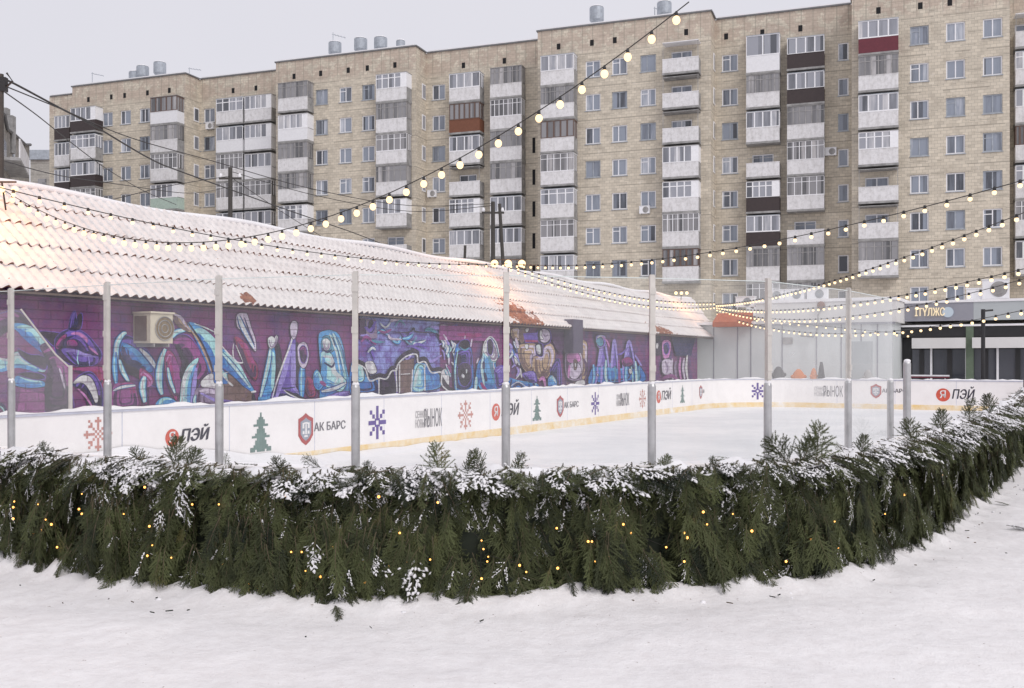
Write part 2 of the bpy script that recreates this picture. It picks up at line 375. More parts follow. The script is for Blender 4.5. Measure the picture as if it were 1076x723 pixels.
bm.to_mesh(me.data); bm.free(); tag(me,'snowy white ice of the rink',kind='structure')

def sweep(mb,path,prof,l0,l1,step=.4,m=0,side=1):
    """prof: list of (outward offset, z); swept along the path"""
    n=max(1,int((l1-l0)/step)); vs=[]; fs=[]; K=len(prof)
    for i in range(n+1):
        p,t=path.at(l0+(l1-l0)*i/n); o=np.array([t[1],-t[0]])*side
        for (d,z) in prof: vs.append(RS(p[0]+o[0]*d,p[1]+o[1]*d,z))
    for i in range(n):
        for k in range(K): fs.append((i*K+k,i*K+(k+1)%K,(i+1)*K+(k+1)%K,(i+1)*K+k))
    fs.append(tuple(range(K))[::-1]); fs.append(tuple(range(n*K,n*K+K)))
    mb.add(vs,fs,m)
def board(path,l0,l1,label,H=1.1,side=-1,rail=True):
    p,t=path.at((l0+l1)/2); root=empty('rink_board',(0,0,0),0,label,'rink board','white boards around the rink')
    loc=RS(p[0],p[1],0)
    mb=MB(); sweep(mb,path,[(0,.0),(.09,.0),(.09,H),(0,H)],l0,l1,side=side)
    lj=l0+1.1
    while lj<l1-.5:
        sweep(mb,path,[(-.0022,.24),(.004,.24),(.004,H-.004),(-.0022,H-.004)],lj,lj+.014,1,1,side=side); lj+=2.05
    mb.build('board_panel',[M['board'],M['rail']],root)
    mb=MB(); sweep(mb,path,[(-.012,.05),(-.002,.05),(-.002,.24),(-.012,.23)],l0,l1,side=side); mb.build('kick_strip',M['kick'],root)
    mb=MB(); sweep(mb,path,[(-.02,H+.002),(.11,H+.002),(.11,H+.035),(-.02,H+.035)],l0,l1,side=side); mb.build('top_rail',M['rail'],root)
    # lumpy snow on the rail
    mb=MB(); n=int((l1-l0)/.16); vs=[];fs=[]
    for i in range(n+1):
        p,t=path.at(l0+(l1-l0)*i/n); o=np.array([t[1],-t[0]])*side
        h=max(.004,.035+.085*noise.noise((i*.21,l0,2))+.05*noise.noise((i*.7,l0,5)))
        for (d,z) in [(-.03,0),(-.01,h*.8),(.045,h),(.10,h*.7),(.13,0)]: vs.append(RS(p[0]+o[0]*d,p[1]+o[1]*d,H+.036+z))
    for i in range(n):
        for k in range(4): fs.append((i*5+k,i*5+k+1,(i+1)*5+k+1,(i+1)*5+k))
    mb.add(vs,fs); mb.build('rail_snow',M['snow'],root,smooth=True)
    return root
lc=FB.find_u(748); LEFT=board(FB,0,lc,'long white rink board with printed emblems, below the graffiti wall')
FAR=board(FB,lc+.004,FB.len,'white rink board curving round the far end of the ice, before the pale building')
near_root=empty('rink_board',(0,0,0),0,'white rink board hidden under the fir branches and carrying the glass screen','rink board','white boards around the rink')
mb=MB(); sweep(mb,BP,[(0,0),(.08,0),(.08,.97),(0,.97)],0,BP.len,.25,side=1); mb.build('board_panel',M['board'],near_root)
# snow drift against the left board
mb=MB(); vs=[];fs=[]; n=70
for i in range(n+1):
    s=6.4+ (21-6.4)*i/n; h=float(np.interp(s,[6,10.6,12.0,13.2,14.5,17,21],[.54,.50,.26,.13,.09,.06,.0]))*(1+.25*noise.noise((s*.9,0,1)))+.02+.03*noise.noise((s*2.1,0,6)); wd=.55+1.6*h
    for k in range(7):
        q=k/6; vs.append(RS(LW+.02+wd*q,s,.04+h*(1-q)**1.6+.03*noise.noise((s*1.5,q*3,4))*(1-q)))
for i in range(n):
    for k in range(6): fs.append((i*7+k,i*7+k+1,(i+1)*7+k+1,(i+1)*7+k))
mb.add(vs,fs); tag(mb.build('snow_drift',M['snow'],smooth=True),'snow swept up against the left board',kind='stuff')

# ------------------------------------------------------------------ emblems on the boards
INK={'red':plain('ink_red',(.62,.10,.06),.5),'black':plain('ink_black',(.035,.03,.05),.5),'grey':plain('ink_grey',(.16,.15,.17),.5),'lgrey':plain('ink_light_grey',(.42,.40,.41),.5),
 'pine':plain('ink_pine',(.14,.22,.20),.5),'violet':plain('ink_violet',(.10,.055,.28),.5),'rose':plain('ink_rose',(.55,.26,.22),.5),'crest':plain('ink_crest',(.42,.07,.07),.5),'steel':plain('ink_steel',(.30,.33,.40),.5),'white':plain('ink_white',(.8,.78,.78),.5),'peach':plain('ink_peach',(.62,.46,.40),.5)}
def textmesh(txt,size,name,mat,parent,shear=0,bold=.0,ext=.0):
    cu=bpy.data.curves.new(name,'FONT'); cu.body=txt; cu.size=size; cu.align_x='CENTER'; cu.align_y='CENTER'; cu.shear=shear; cu.extrude=ext
    to=bpy.data.objects.new(name,cu); C.objects.link(to); bpy.context.view_layer.update()
    me=bpy.data.meshes.new_from_object(to.evaluated_get(bpy.context.evaluated_depsgraph_get())); C.objects.unlink(to); bpy.data.objects.remove(to)
    for v in me.vertices: v.co=Vector((v.co.x,-v.co.z,v.co.y))
    if bold>.0:
        b=bmesh.new(); b.from_mesh(me); src=b.verts[:]+b.edges[:]+b.faces[:]
        for q in (-1.6,1.6):
            g=bmesh.ops.duplicate(b,geom=src)['geom']
            for v in g:
                if isinstance(v,bmesh.types.BMVert): v.co.x+=q*bold*.6; v.co.z+=q*bold*.2; v.co.y-=.0008*(2+q)
        b.to_mesh(me); b.free()
    me.name=name; me.materials.clear(); me.materials.append(mat); o=bpy.data.objects.new(name,me); C.objects.link(o); o.parent=parent; return o
def frame_at(path,u,side=-1,dist=.004):
    l=path.find_u(u); p,t=path.at(l); o=np.array([t[1],-t[0]])*side   # o: away from the ice
    q=RS(p[0]-o[0]*dist,p[1]-o[1]*dist,0); tx=RS(t[0],t[1]); inn=RS(o[0],o[1])
    m=Matrix.Identity(4)
    for i in range(3): m[i][0]=tx[i]; m[i][1]=inn[i]; m[i][2]=(0,0,1)[i]; m[i][3]=q[i]
    return m,q.y
def grid_mark(rows,cell,mats,keys,z0=0):
    mb=MB(); H=len(rows); Wd=max(len(r) for r in rows)
    for j,r in enumerate(rows):
        for i,ch in enumerate(r):
            if ch in keys:
                x=(i-Wd/2)*cell; z=(H/2-j)*cell; mb.quad((x,0,z-cell),(x+cell*.98,0,z-cell),(x+cell*.98,0,z),(x,0,z),keys.index(ch))
    return mb
def put(o,path,u,v,root,dz=0,dx=0,dy=0,sx=1):
    m,Y=frame_at(path,u); z=zz(v,Y)+dz
    o.parent=root; o.matrix_local=m@Matrix.Translation((dx,dy,z))@Matrix.Diagonal((sx,1,1,1)); return o
TREE=["......x......","......x......",".....xxx.....","....xxxxx....","....xxxxx....","..xxxxxxxxx..",".....xxx.....","....xxxxx....","....xxxxx....","...xxxxxxx...",".xxxxxxxxxxx.","....xxxxx....","...xxxxxxx...","...xxxxxxx...","..xxxxxxxxx..","xxxxxxxxxxxxx","xxx.xxxxx.xxx"]
FLAKE=["......xx......","......xx......",".xx...xx...xx.",".xx...xx...xx.","...xx.xx.xx...","...xx.xx.xx...",".....xxxx.....","xxxxxx..xxxxxx","xxxxxx..xxxxxx",".....xxxx.....","...xx.xx.xx...","...xx.xx.xx...",".xx...xx...xx.",".xx...xx...xx.","......xx......","......xx......"]
ROSE=["......x......","..x..xxx..x..","...x..x..x...","..xx..x..xx..","....x.x.x....",".x...x.x...x.","xxxxx.x.xxxxx",".x...x.x...x.","....x.x.x....","..xx..x..xx..","...x..x..x...","..x..xxx..x..","......x......"]
def m_tree(root,path,u,v,h): o=grid_mark(TREE,h/17,None,'x').build('tree_emblem',INK['pine'],root); put(o,path,u,v,root)
def m_flake(root,path,u,v,h): o=grid_mark(FLAKE,h/16,None,'x').build('snowflake_emblem',INK['violet'],root); put(o,path,u,v,root)
def m_rose(root,path,u,v,h): o=grid_mark(ROSE,h/13,None,'x').build('snowflake_emblem',INK['rose'],root); put(o,path,u,v,root)
def m_pay(root,path,u,v,h,sx=1.0):
    mb=MB(); n=24; mb.add([(h*.5*math.cos(a*2*math.pi/n),0,h*.5*math.sin(a*2*math.pi/n)) for a in range(n)],[tuple(range(n))]); o=mb.build('round_logo',INK['red'],root); put(o,path,u,v,root)
    o2=textmesh('Я',h*.8,'logo_letter',INK['white'],root,0,.004); put(o2,path,u,v,root,0,0,-.004)
    o3=textmesh('ПЭЙ',h*.98,'logo_lettering',INK['black'],root,.22,.013); put(o3,path,u,v,root,.02*h,h*(.6+1.05*sx),0,sx)
def m_crest(root,path,u,v,h):
    r=empty('crest_emblem',(0,0,0)); 
    def sh(q,y,m,name,par):
        mb=MB(); pts=[(-.36,.34),(-.2,.40),(-.12,.44),(0,.52),(.12,.44),(.2,.40),(.36,.34),(.36,-.2),(.2,-.4),(0,-.52),(-.2,-.4),(-.36,-.2)]
        mb.add([(x*h*q,y,z*h*q) for x,z in pts],[tuple(range(12))]); return mb.build(name,m,par)
    bpy.data.objects.remove(r)
    o=sh(1,0,INK['crest'],'crest_emblem',root); put(o,path,u,v,root)
    o2=sh(.72,-.003,INK['steel'],'crest_field',o)
    mb=MB()
    for (x,z,a,b) in [(-.13,.12,.05,.09),(.13,.12,.05,.09),(0,.0,.04,.16),(-.12,-.1,.05,.05),(.12,-.1,.05,.05),(0,-.22,.09,.03),(0,.2,.1,.03)]: mb.quad(((x-a)*h,-.006,(z-b)*h),((x+a)*h,-.006,(z-b)*h),((x+a*.8)*h,-.006,(z+b)*h),((x-a*.8)*h,-.006,(z+b)*h))
    mb.build('crest_figure',INK['white'],o)
    o3=textmesh('АК БАРС',h*.38,'crest_lettering',INK['grey'],root,0,.006); put(o3,path,u,v,root,.02*h,h*1.22)
def m_market(root,path,u,v,h,pre='СВЕЖ'):
    # stacked small light wording at the left, tall dark word at the right
    o=textmesh('СЕННОЙ',h*.55,'market_lettering_small',INK['lgrey'],root,0,.004); put(o,path,u,v,root,h*.30,-h*.60,0,.50)
    o=textmesh('НОВЫЙ',h*.66,'market_lettering_small',INK['lgrey'],root,0,.003); put(o,path,u,v,root,-h*.22,-h*.60,0,.50)
    o2=textmesh('РЫНОК',h*1.45,'market_lettering',INK['grey'],root,0,.003); put(o2,path,u,v,root,0,h*.62,0,.36)
m_rose(LEFT,FB,103,456,.46); m_pay(LEFT,FB,180,460,.26); m_tree(LEFT,FB,273,454,.64); m_crest(LEFT,FB,321,451,.54)
m_flake(LEFT,FB,396,444,.64); m_market(LEFT,FB,448,441,.36); m_rose(LEFT,FB,489,436,.64); m_pay(LEFT,FB,521,433,.40)
m_tree(LEFT,FB,564,429,.62); m_crest(LEFT,FB,588,427,.56); m_flake(LEFT,FB,625,424,.64); m_market(LEFT,FB,653,421,.36); m_rose(LEFT,FB,675,419,.60)
m_pay(LEFT,FB,692,417,.42); m_tree(LEFT,FB,717,414,.62); m_crest(LEFT,FB,736,412,.50)
m_flake(FAR,FB,796,411,.64); m_market(FAR,FB,868,412,.38); m_crest(FAR,FB,920,411,.52); m_pay(FAR,FB,990,415,.47,.72)

# ------------------------------------------------------------------ glass screen
SCREEN=empty('glass_screen',tuple(RS(*BP.at(BP.find_u(530))[0],0)),0,'row of clear glass panels between pale posts, standing above the fir hedge','glass screen')
inv=Matrix.Translation(-SCREEN.location)
def loc_(v): return tuple(Vector(v)-SCREEN.location)
pu=[-105,12,113,228,370,530,683,806,890]
pl=[BP.find_u(x) for x in pu]; 
posts=[]
stop=[408,408,410,411,412,406,403,405,401]
for i,l in enumerate(pl):
    p,t=BP.at(l); c=RS(p[0],p[1],0); o=RS(t[1],-t[0]); tx=RS(t[0],t[1]); posts.append((c,tx,o))
    def T(x,y,z,c=c,tx=tx,o=o): return loc_(c+tx*x+o*y+Vector((0,0,z)))
    ztop=2.50; zs=1.62
    mb=MB(); mb.box(-.017,.017,-.018,.018,.55,ztop,0,T); mb.box(-.022,.022,.0185,.024,zs+.03,ztop-.01,0,T)
    for zb in (1.72,2.02,2.34): mb.box(-.026,.026,.022,.030,zb,zb+.05,0,T)
    post=mb.build('post',M['alu_pale'],SCREEN)
    mb=MB(); q=loc_(c); mb.lathe(q,[(.034,.5),(.034,zs-.02),(.028,zs)],16)
    s_=mb.build('sleeve',M['alu'],post,smooth=False)
    mb=MB(); mb.ball((q[0],q[1],zs+.004),.030,0,8,5,(1,1,.75),.1); mb.build('snow_cap',M['snow'],post,smooth=True)
for u,zt,rad in ((935,1.60,.034),(953,1.80,.043)):
    l=BP.find_u(u); p,t=BP.at(l); c=RS(p[0],p[1],0); q=loc_(c)
    mb=MB(); mb.lathe(q,[(rad,.5),(rad,zt-.02),(rad*.8,zt)],16); post=mb.build('post',M['alu'],SCREEN)
    mb=MB(); mb.ball((q[0],q[1],zt+.004),rad,0,8,5,(1,1,.6),.1); mb.build('snow_cap',M['snow'],post,smooth=True)
pl2=pl+[BP.find_u(938)]
for i in range(len(pl2)-1):
    l0,l1=pl2[i]+.03,pl2[i+1]-.03; tops=2.47
    mb=MB(); p0,t0=BP.at(l0); p1,t1=BP.at(l1); a=RS(*p0,0); b=RS(*p1,0); d=(b-a).normalized(); o=Vector((d.y,-d.x,0)); L=(b-a).length
    def T(x,y,z,a=a,d=d,o=o): return loc_(a+d*x+o*y+Vector((0,0,z)))
    mb.quad(T(0,0,.99),T(L,0,.99),T(L,0,tops),T(0,0,tops))
    g=mb.build('glass_pane',M['glass_glare'] if i>=7 else M['glass'],SCREEN)
    mb=MB(); mb.box(0,L,-.005,.005,tops,tops+.006,0,T); mb.build('glass_edge',M['glass_edge'],g)

# ------------------------------------------------------------------ graffiti wall building
WR=-13.2; EZ=2.80; RZ=4.66; ER=-12.9; RR=-15.1; S0=2.0; SW1=40.0; SE=42.2; SRG=45.0
MUR=empty('market_pavilion',tuple(RS(-15,20,0)),0,'long low pavilion with graffiti covered brick wall and snowy red tiled roof','pavilion')
def ml(v): return tuple(Vector(v)-MUR.location)
def wp(u,v,eps=.004):
    s,Y=s_on_r(u,WR); return ml(RS(WR+eps,s,zz(v,Y)))
def paintmat(name,col,var=.48,base=False,col2=None,col3=None):
    t=NT(name); tc=t.n('ShaderNodeTexCoord'); dp=t.n('ShaderNodeVectorMath',operation='DOT_PRODUCT'); dp.inputs[1].default_value=(A1,A2,0); t.l(tc.outputs['Object'],dp.inputs[0])
    sp=t.n('ShaderNodeSeparateXYZ'); t.l(tc.outputs['Object'],sp.inputs[0]); cb=t.n('ShaderNodeCombineXYZ'); t.l(dp.outputs['Value'],cb.inputs[0]); t.l(sp.outputs[2],cb.inputs[1])
    n1=t.noise(cb.outputs[0],1.6 if base else 5.5,7,.8)
    if base: c=t.ramp(n1,[(.28,col),(.42,col2),(.55,col),(.68,col3)])
    else: c=t.ramp(n1,[(.30,tuple(x*(1-var) for x in col)),(.70,tuple(min(1,x*(1+var)+.01) for x in col))])
    br=t.n('ShaderNodeTexBrick'); t.l(cb.outputs[0],br.inputs['Vector']); br.inputs['Scale'].default_value=1; br.inputs['Brick Width'].default_value=.42; br.inputs['Row Height'].default_value=.135
    br.inputs['Mortar Size'].default_value=.011; br.inputs['Color1'].default_value=(1,1,1,1); br.inputs['Color2'].default_value=(.86,.86,.86,1); br.inputs['Mortar'].default_value=(.56,.52,.56,1)
    n5=t.noise(cb.outputs[0],3.3,5,.75); c=t.mix(t.math('MULTIPLY',t.math('GREATER_THAN',n5,.56),.28),c,pc(96,70,110)) if not base else c
    n2=t.noise(cb.outputs[0],30,2,.5); c=t.mix(1,c,br.outputs['Color'],'MULTIPLY'); c=t.mix(.35,c,t.ramp(n2,[(.3,(.7,.7,.7)),(.7,(1.2,1.2,1.2))]),'MULTIPLY')
    t.l(c,t.b.inputs['Base Color']); t.b.inputs['Roughness'].default_value=.7; t.b.inputs['Specular IOR Level'].default_value=.2; return t.mat
def srgb(r,g,b): return tuple(((x/255+.055)/1.055)**2.4 if x>10 else x/255/12.92 for x in (r,g,b))
K=1.55
def pc(r,g,b): return tuple(min(.9,x*K) for x in srgb(r,g,b))
pm_base1=paintmat('wall_paint_plum',pc(92,50,98),base=True,col2=pc(106,48,92),col3=pc(66,50,100))
pm_base2=paintmat('wall_paint_blue_violet',pc(92,76,140),base=True,col2=pc(130,140,190),col3=pc(110,58,110))
pm_base3=paintmat('wall_paint_dusk',pc(84,56,98),base=True,col2=pc(110,54,96),col3=pc(60,56,104))
cols={'navy':(34,34,72),'blue':(44,96,158),'mid':(70,130,180),'sky':(140,200,228),'pale':(176,206,222),'white':(222,220,226),'black':(38,32,46),'dark':(62,38,70),'plum':(120,58,112),'mag':(128,46,98),'red':(122,42,74),'lav':(130,118,186),'violet':(92,72,150),'tan':(150,128,104),'brn':(96,76,72),'teal':(70,120,140),'grey':(120,106,128),'pink':(166,108,156),'lgrey':(170,160,178)}
names=list(cols); pmats=[pm_base1,pm_base2,pm_base3]+[paintmat('wall_paint_'+n,pc(*cols[n])) for n in names]
pid={n:i+3 for i,n in enumerate(names)}
mb=MB()
def wallseg(ua,ub,m):
    sa=S0 if ua is None else s_on_r(ua,WR)[0]; sb=SW1 if ub is None else s_on_r(ub,WR)[0]
    mb.quad(ml(RS(WR,sa,0)),ml(RS(WR,sb,0)),ml(RS(WR,sb,3.0)),ml(RS(WR,sa,3.0)),m)
wallseg(None,372,0); wallseg(372,462,1); wallseg(462,None,2)
lay=[0]
LT={'blue':'mid','mid':'sky','violet':'lav','plum':'mag','tan':'lgrey','grey':'lgrey','mag':'pink','sky':'pale','navy':'violet','dark':'plum','pale':'white','red':'mag','lav':'pale'}
def shape(crop,col,pts,smooth=True):
    if smooth:
        cl=list(pts)+[pts[0]]; stroke0(crop,'black' if col not in ('black','navy','dark') else 'violet',cl,9 if crop[2]<7 else 11,False)
    shape0(crop,col,pts,smooth)
    if smooth and col in LT:
        cx=sum(p[0] for p in pts)/len(pts); cy=sum(p[1] for p in pts)/len(pts); w_=max(p[0] for p in pts)-min(p[0] for p in pts); h_=max(p[1] for p in pts)-min(p[1] for p in pts); mn=min(w_,h_)
        if mn>20 and len(pts)>3:
            inn=[(cx+(x-cx)*.76,cy+(y-cy)*.80) for x,y in pts]; h2=len(inn)//2+1
            DK={'sky':'mid','mid':'blue','blue':'navy','violet':'navy','lav':'violet','plum':'dark','mag':'dark','red':'dark','tan':'brn','grey':'dark','navy':'black','dark':'black','pale':'grey'}
            stroke0(crop,DK[col],inn[h2-1:]+inn[:1] if len(inn)-h2>=1 else inn[:2],mn*.20); stroke0(crop,LT[col],inn[:h2],mn*.15)
            inn=[(cx+(x-cx)*.45,cy+(y-cy)*.55) for x,y in pts]
            if mn>50: stroke0(crop,LT[col],inn[:h2],mn*.07); stroke0(crop,DK[col],inn[h2-1:]+inn[:1] if len(inn)-h2>=1 else inn[:2],mn*.08)
def shape0(crop,col,pts,smooth=True):
    ox,oy,sc=crop; q=[(ox+x/sc,oy+y/sc) for x,y in pts]
    if smooth: q=catmull(q,4,True)
    lay[0]+=1; e=.003+lay[0]*.00010
    mb.add([wp(u,v,e) for u,v in q],[tuple(range(len(q)))[::-1]],pid[col])
def stroke(crop,col,pts,w,taper=True):
    if col in ('sky','pale','mid') and w>=16 and taper:
        stroke0(crop,'navy',pts,w*1.75); stroke0(crop,'blue' if col!='mid' else 'blue',pts,w*1.35); stroke0(crop,col,pts,w); stroke0(crop,'white' if col!='mid' else 'sky',[(x-w*.12,y-w*.1) for x,y in pts],w*.28)
    else: stroke0(crop,col,pts,w,taper)
def stroke0(crop,col,pts,w,taper=True):
    ox,oy,sc=crop; q=catmull([(ox+x/sc,oy+y/sc) for x,y in pts],5); N=len(q); w=w/sc
    Ls=[];Rs=[]
    for i,(x,y) in enumerate(q):
        a=q[max(0,i-1)];b=q[min(N-1,i+1)]; dx,dy=b[0]-a[0],b[1]-a[1]; L=math.hypot(dx,dy)+1e-6; k=w/2*((.35+.65*math.sin(math.pi*(i+.5)/N)) if taper else 1)
        Ls.append((x-dy/L*k,y+dx/L*k)); Rs.append((x+dy/L*k,y-dx/L*k))
    lay[0]+=1; e=.003+lay[0]*.00010; vs=[wp(*p,e) for p in Ls]+[wp(*p,e) for p in Rs]
    mb.add(vs,[(i,i+1,N+i+1,N+i) for i in range(N-1)],pid[col])
A=(0,300,5.167);B=(110,320,6.025);Cc=(230,320,6.572);D=(365,325,7.61);E=(460,335,8.51);Fc=(530,335,9.036);G=(620,335,7.686)
# A: wings, dark creature with ears, masked muzzle
shape(A,'dark',[(-140,250),(-60,180),(60,140),(130,160),(180,215),(60,230),(-60,300)])
shape(A,'mid',[(60,210),(150,215),(230,300),(290,360),(280,380),(200,330),(110,262)])
shape(A,'sky',[(-60,380),(30,400),(90,360),(140,390),(240,450),(230,470),(160,450),(80,440),(-40,470)])
shape(A,'mid',[(90,490),(150,510),(230,520),(245,545),(170,555),(80,540)])
shape(A,'black',[(95,345),(160,375),(215,380),(250,400),(245,455),(180,430),(120,390)])
shape(A,'black',[(100,480),(165,470),(230,485),(240,505),(180,510)])
shape(A,'dark',[(215,330),(290,310),(330,400),(370,420),(385,560),(390,690),(250,695),(245,560),(260,430)])
shape(A,'black',[(215,250),(300,255),(330,270),(300,330),(250,290)])
shape(A,'navy',[(300,290),(340,250),(400,235),(460,260),(510,310),(550,370),(530,420),(480,445),(400,430),(330,400),(300,350)])
shape(A,'navy',[(370,240),(385,170),(405,140),(415,180),(440,150),(445,190),(430,240)])
shape(A,'plum',[(300,330),(320,290),(355,265),(355,285),(330,310),(315,345)])
stroke(A,'pink',[(385,262),(425,262),(465,290),(470,310)],18)
shape(A,'plum',[(365,300),(400,295),(420,320),(390,335),(365,322)])
shape(A,'violet',[(330,350),(400,345),(470,375),(530,385),(525,425),(470,440),(400,425)])
stroke(A,'lav',[(420,370),(470,375),(520,390)],10); stroke(A,'sky',[(425,350),(418,400),(425,430)],6); stroke(A,'lav',[(480,380),(485,440)],6)
stroke(A,'pink',[(480,330),(500,350),(530,375)],12)
shape(A,'red',[(370,450),(440,445),(560,445),(575,520),(540,560),(500,480),(430,470)])
shape(A,'navy',[(390,540),(430,490),(490,470),(540,530),(555,600),(545,700),(500,700),(470,620),(430,560)])
shape(A,'white',[(395,530),(440,490),(490,500),(520,560),(530,620),(515,635),(490,580),(450,530)])
stroke(A,'pink',[(420,560),(460,600),(500,660)],12); shape(A,'plum',[(110,560),(240,590),(240,690),(90,690)],False)
stroke(A,'lgrey',[(320,450),(335,500),(350,560)],12); stroke(A,'navy',[(-20,640),(10,650),(35,690)],20); stroke(A,'sky',[(-20,650),(10,665),(25,695)],8)
# B: tentacle letters
shape(B,'navy',[(60,210),(150,200),(260,280),(330,420),(330,520),(240,480),(180,440),(120,420),(70,330)])
shape(B,'blue',[(90,240),(160,260),(240,330),(300,400),(280,430),(200,380),(140,370),(100,310)])
stroke(B,'sky',[(70,480),(68,360),(75,250),(110,190),(135,180)],28)
stroke(B,'mid',[(70,500),(60,400),(62,300)],26); stroke(B,'sky',[(90,350),(110,420),(150,490)],24)
stroke(B,'pale',[(220,280),(280,340),(325,410)],26)
stroke(B,'sky',[(380,280),(355,350),(340,440),(345,520),(360,570)],36)
stroke(B,'white',[(372,290),(350,360),(338,430)],7)
shape(B,'plum',[(50,520),(110,495),(180,500),(200,560),(200,660),(50,670)]); stroke(B,'pale',[(50,545),(110,522),(190,512)],16)
shape(B,'mag',[(215,430),(235,405),(300,460),(300,500),(275,520),(270,660),(240,650),(225,560)]); stroke(B,'sky',[(250,455),(235,520),(250,620)],34); stroke(B,'white',[(245,470),(235,530),(245,590)],10)
shape(B,'mag',[(375,340),(400,290),(440,330),(460,420),(450,500),(455,600),(430,580),(390,480)]); stroke(B,'plum',[(420,330),(450,420),(460,560)],40); stroke(B,'sky',[(395,400),(410,480),(440,560)],18)
shape(B,'dark',[(420,220),(470,190),(540,210),(620,330),(650,420),(600,500),(560,560),(480,480),(500,380),(470,300)])
stroke(B,'plum',[(430,240),(500,230),(570,300)],40); stroke(B,'sky',[(420,210),(450,175),(510,160)],26)
shape(B,'sky',[(590,340),(530,380),(490,460),(475,560),(475,655),(525,655),(530,560),(545,460)]); stroke(B,'lav',[(575,400),(560,520),(545,650)],28)
shape(B,'mid',[(320,650),(340,600),(390,585),(440,610),(455,650)]); stroke(B,'sky',[(335,640),(370,600),(420,600)],12)
shape(B,'tan',[(420,50),(470,70),(500,110),(550,170),(510,165),(440,110)])
shape(B,'mid',[(520,120),(590,130),(690,240),(760,400),(820,520),(900,600),(780,560),(700,460),(660,350),(590,230)])
stroke(B,'black',[(520,110),(600,230),(660,360),(680,430)],16); stroke(B,'tan',[(500,110),(585,225),(640,340),(675,440)],12)
stroke(B,'pale',[(560,120),(640,150),(700,180)],8); shape(B,'white',[(600,500),(640,450),(680,440),(690,500),(780,510),(780,540),(640,530)])
shape(B,'grey',[(570,540),(640,530),(780,560),(790,660),(580,650)]); stroke(B,'lav',[(600,560),(680,600),(760,640)],18); stroke(B,'sky',[(570,570),(562,610),(575,650)],16)
# C
shape(Cc,'lgrey',[(120,70),(180,60),(200,100),(220,170),(245,240),(250,320),(225,300),(185,240),(150,180),(120,150)])
stroke(Cc,'pale',[(130,80),(160,160),(235,300)],26); stroke(Cc,'navy',[(170,90),(200,180),(240,280)],12)
shape(Cc,'mid',[(0,300),(60,340),(130,420),(180,500),(240,600),(200,610),(130,540),(60,470),(0,420)]); stroke(Cc,'navy',[(0,430),(90,500),(190,600)],12); stroke(Cc,'sky',[(10,330),(90,420),(200,560)],20)
stroke(Cc,'white',[(95,270),(90,330),(105,390),(160,400),(140,350),(110,280)],9); stroke(Cc,'white',[(10,280),(50,330),(100,380)],9)
shape(Cc,'red',[(100,230),(160,250),(220,360),(260,430),(250,520),(200,470),(160,380)])
shape(Cc,'brn',[(0,560),(60,545),(60,480),(150,560),(230,620),(240,680),(200,700),(0,690)]); stroke(Cc,'white',[(30,470),(60,540),(90,560),(20,490),(60,465)],8); stroke(Cc,'violet',[(10,660),(100,680),(200,690)],26)
stroke(Cc,'black',[(230,620),(235,690)],30); stroke(Cc,'white',[(215,605),(250,600)],16)
shape(Cc,'mid',[(340,300),(375,300),(385,420),(375,560),(370,650),(265,665),(300,560),(325,430)]); stroke(Cc,'sky',[(350,300),(330,430),(280,640)],24)
shape(Cc,'pale',[(330,240),(360,220),(385,250),(390,210),(400,240),(380,290),(345,300)]); stroke(Cc,'black',[(400,270),(410,400),(405,560)],40)
shape(Cc,'violet',[(480,260),(520,240),(520,480),(520,590),(570,650),(360,660),(400,520),(450,380)]); stroke(Cc,'lav',[(490,280),(440,480),(390,640)],36)
stroke(Cc,'white',[(490,190),(495,250),(440,400),(390,540),(360,650)],12); shape(Cc,'lgrey',[(485,150),(505,115),(535,130),(530,200),(510,240),(490,210)])
stroke(Cc,'black',[(530,260),(540,420),(535,570)],34); stroke(Cc,'mid',[(570,420),(565,520),(565,640)],34)
shape(Cc,'lgrey',[(535,300),(560,265),(595,270),(612,340),(600,410),(575,440),(545,400)]); shape(Cc,'dark',[(548,310),(570,285),(592,300),(600,350),(585,400),(560,390)])
stroke(Cc,'black',[(450,595),(520,630),(600,660)],26); stroke(Cc,'white',[(440,590),(480,620),(580,665)],8)
shape(Cc,'red',[(600,500),(640,520),(660,620),(620,640),(590,580)])
# seated veiled figure in blue
shape(Cc,'mid',[(680,220),(710,185),(770,178),(820,210),(850,290),(870,420),(895,540),(895,600),(820,650),(700,655),(690,600),(700,480),(690,380)])
shape(Cc,'teal',[(700,260),(720,220),(770,230),(790,300),(760,330),(710,320)]); shape(Cc,'pale',[(708,250),(735,235),(760,260),(750,310),(720,310)])
shape(Cc,'sky',[(700,330),(770,345),(800,460),(870,530),(830,600),(720,560),(690,560),(700,420)]); stroke(Cc,'navy',[(700,300),(740,330),(770,310)],12); stroke(Cc,'navy',[(720,400),(770,430),(790,400)],16)
stroke(Cc,'sky',[(780,200),(830,320),(860,470)],22); stroke(Cc,'teal',[(800,230),(840,340),(880,520)],12); stroke(Cc,'pale',[(755,200),(800,330),(830,470)],8)
shape(Cc,'mid',[(645,480),(670,450),(700,500),(710,560),(680,590),(650,560)]); stroke(Cc,'plum',[(690,530),(730,560)],26); stroke(Cc,'pale',[(700,600),(790,580),(870,540)],22); shape(Cc,'violet',[(720,650),(800,610),(890,600),(920,640),(900,660)])
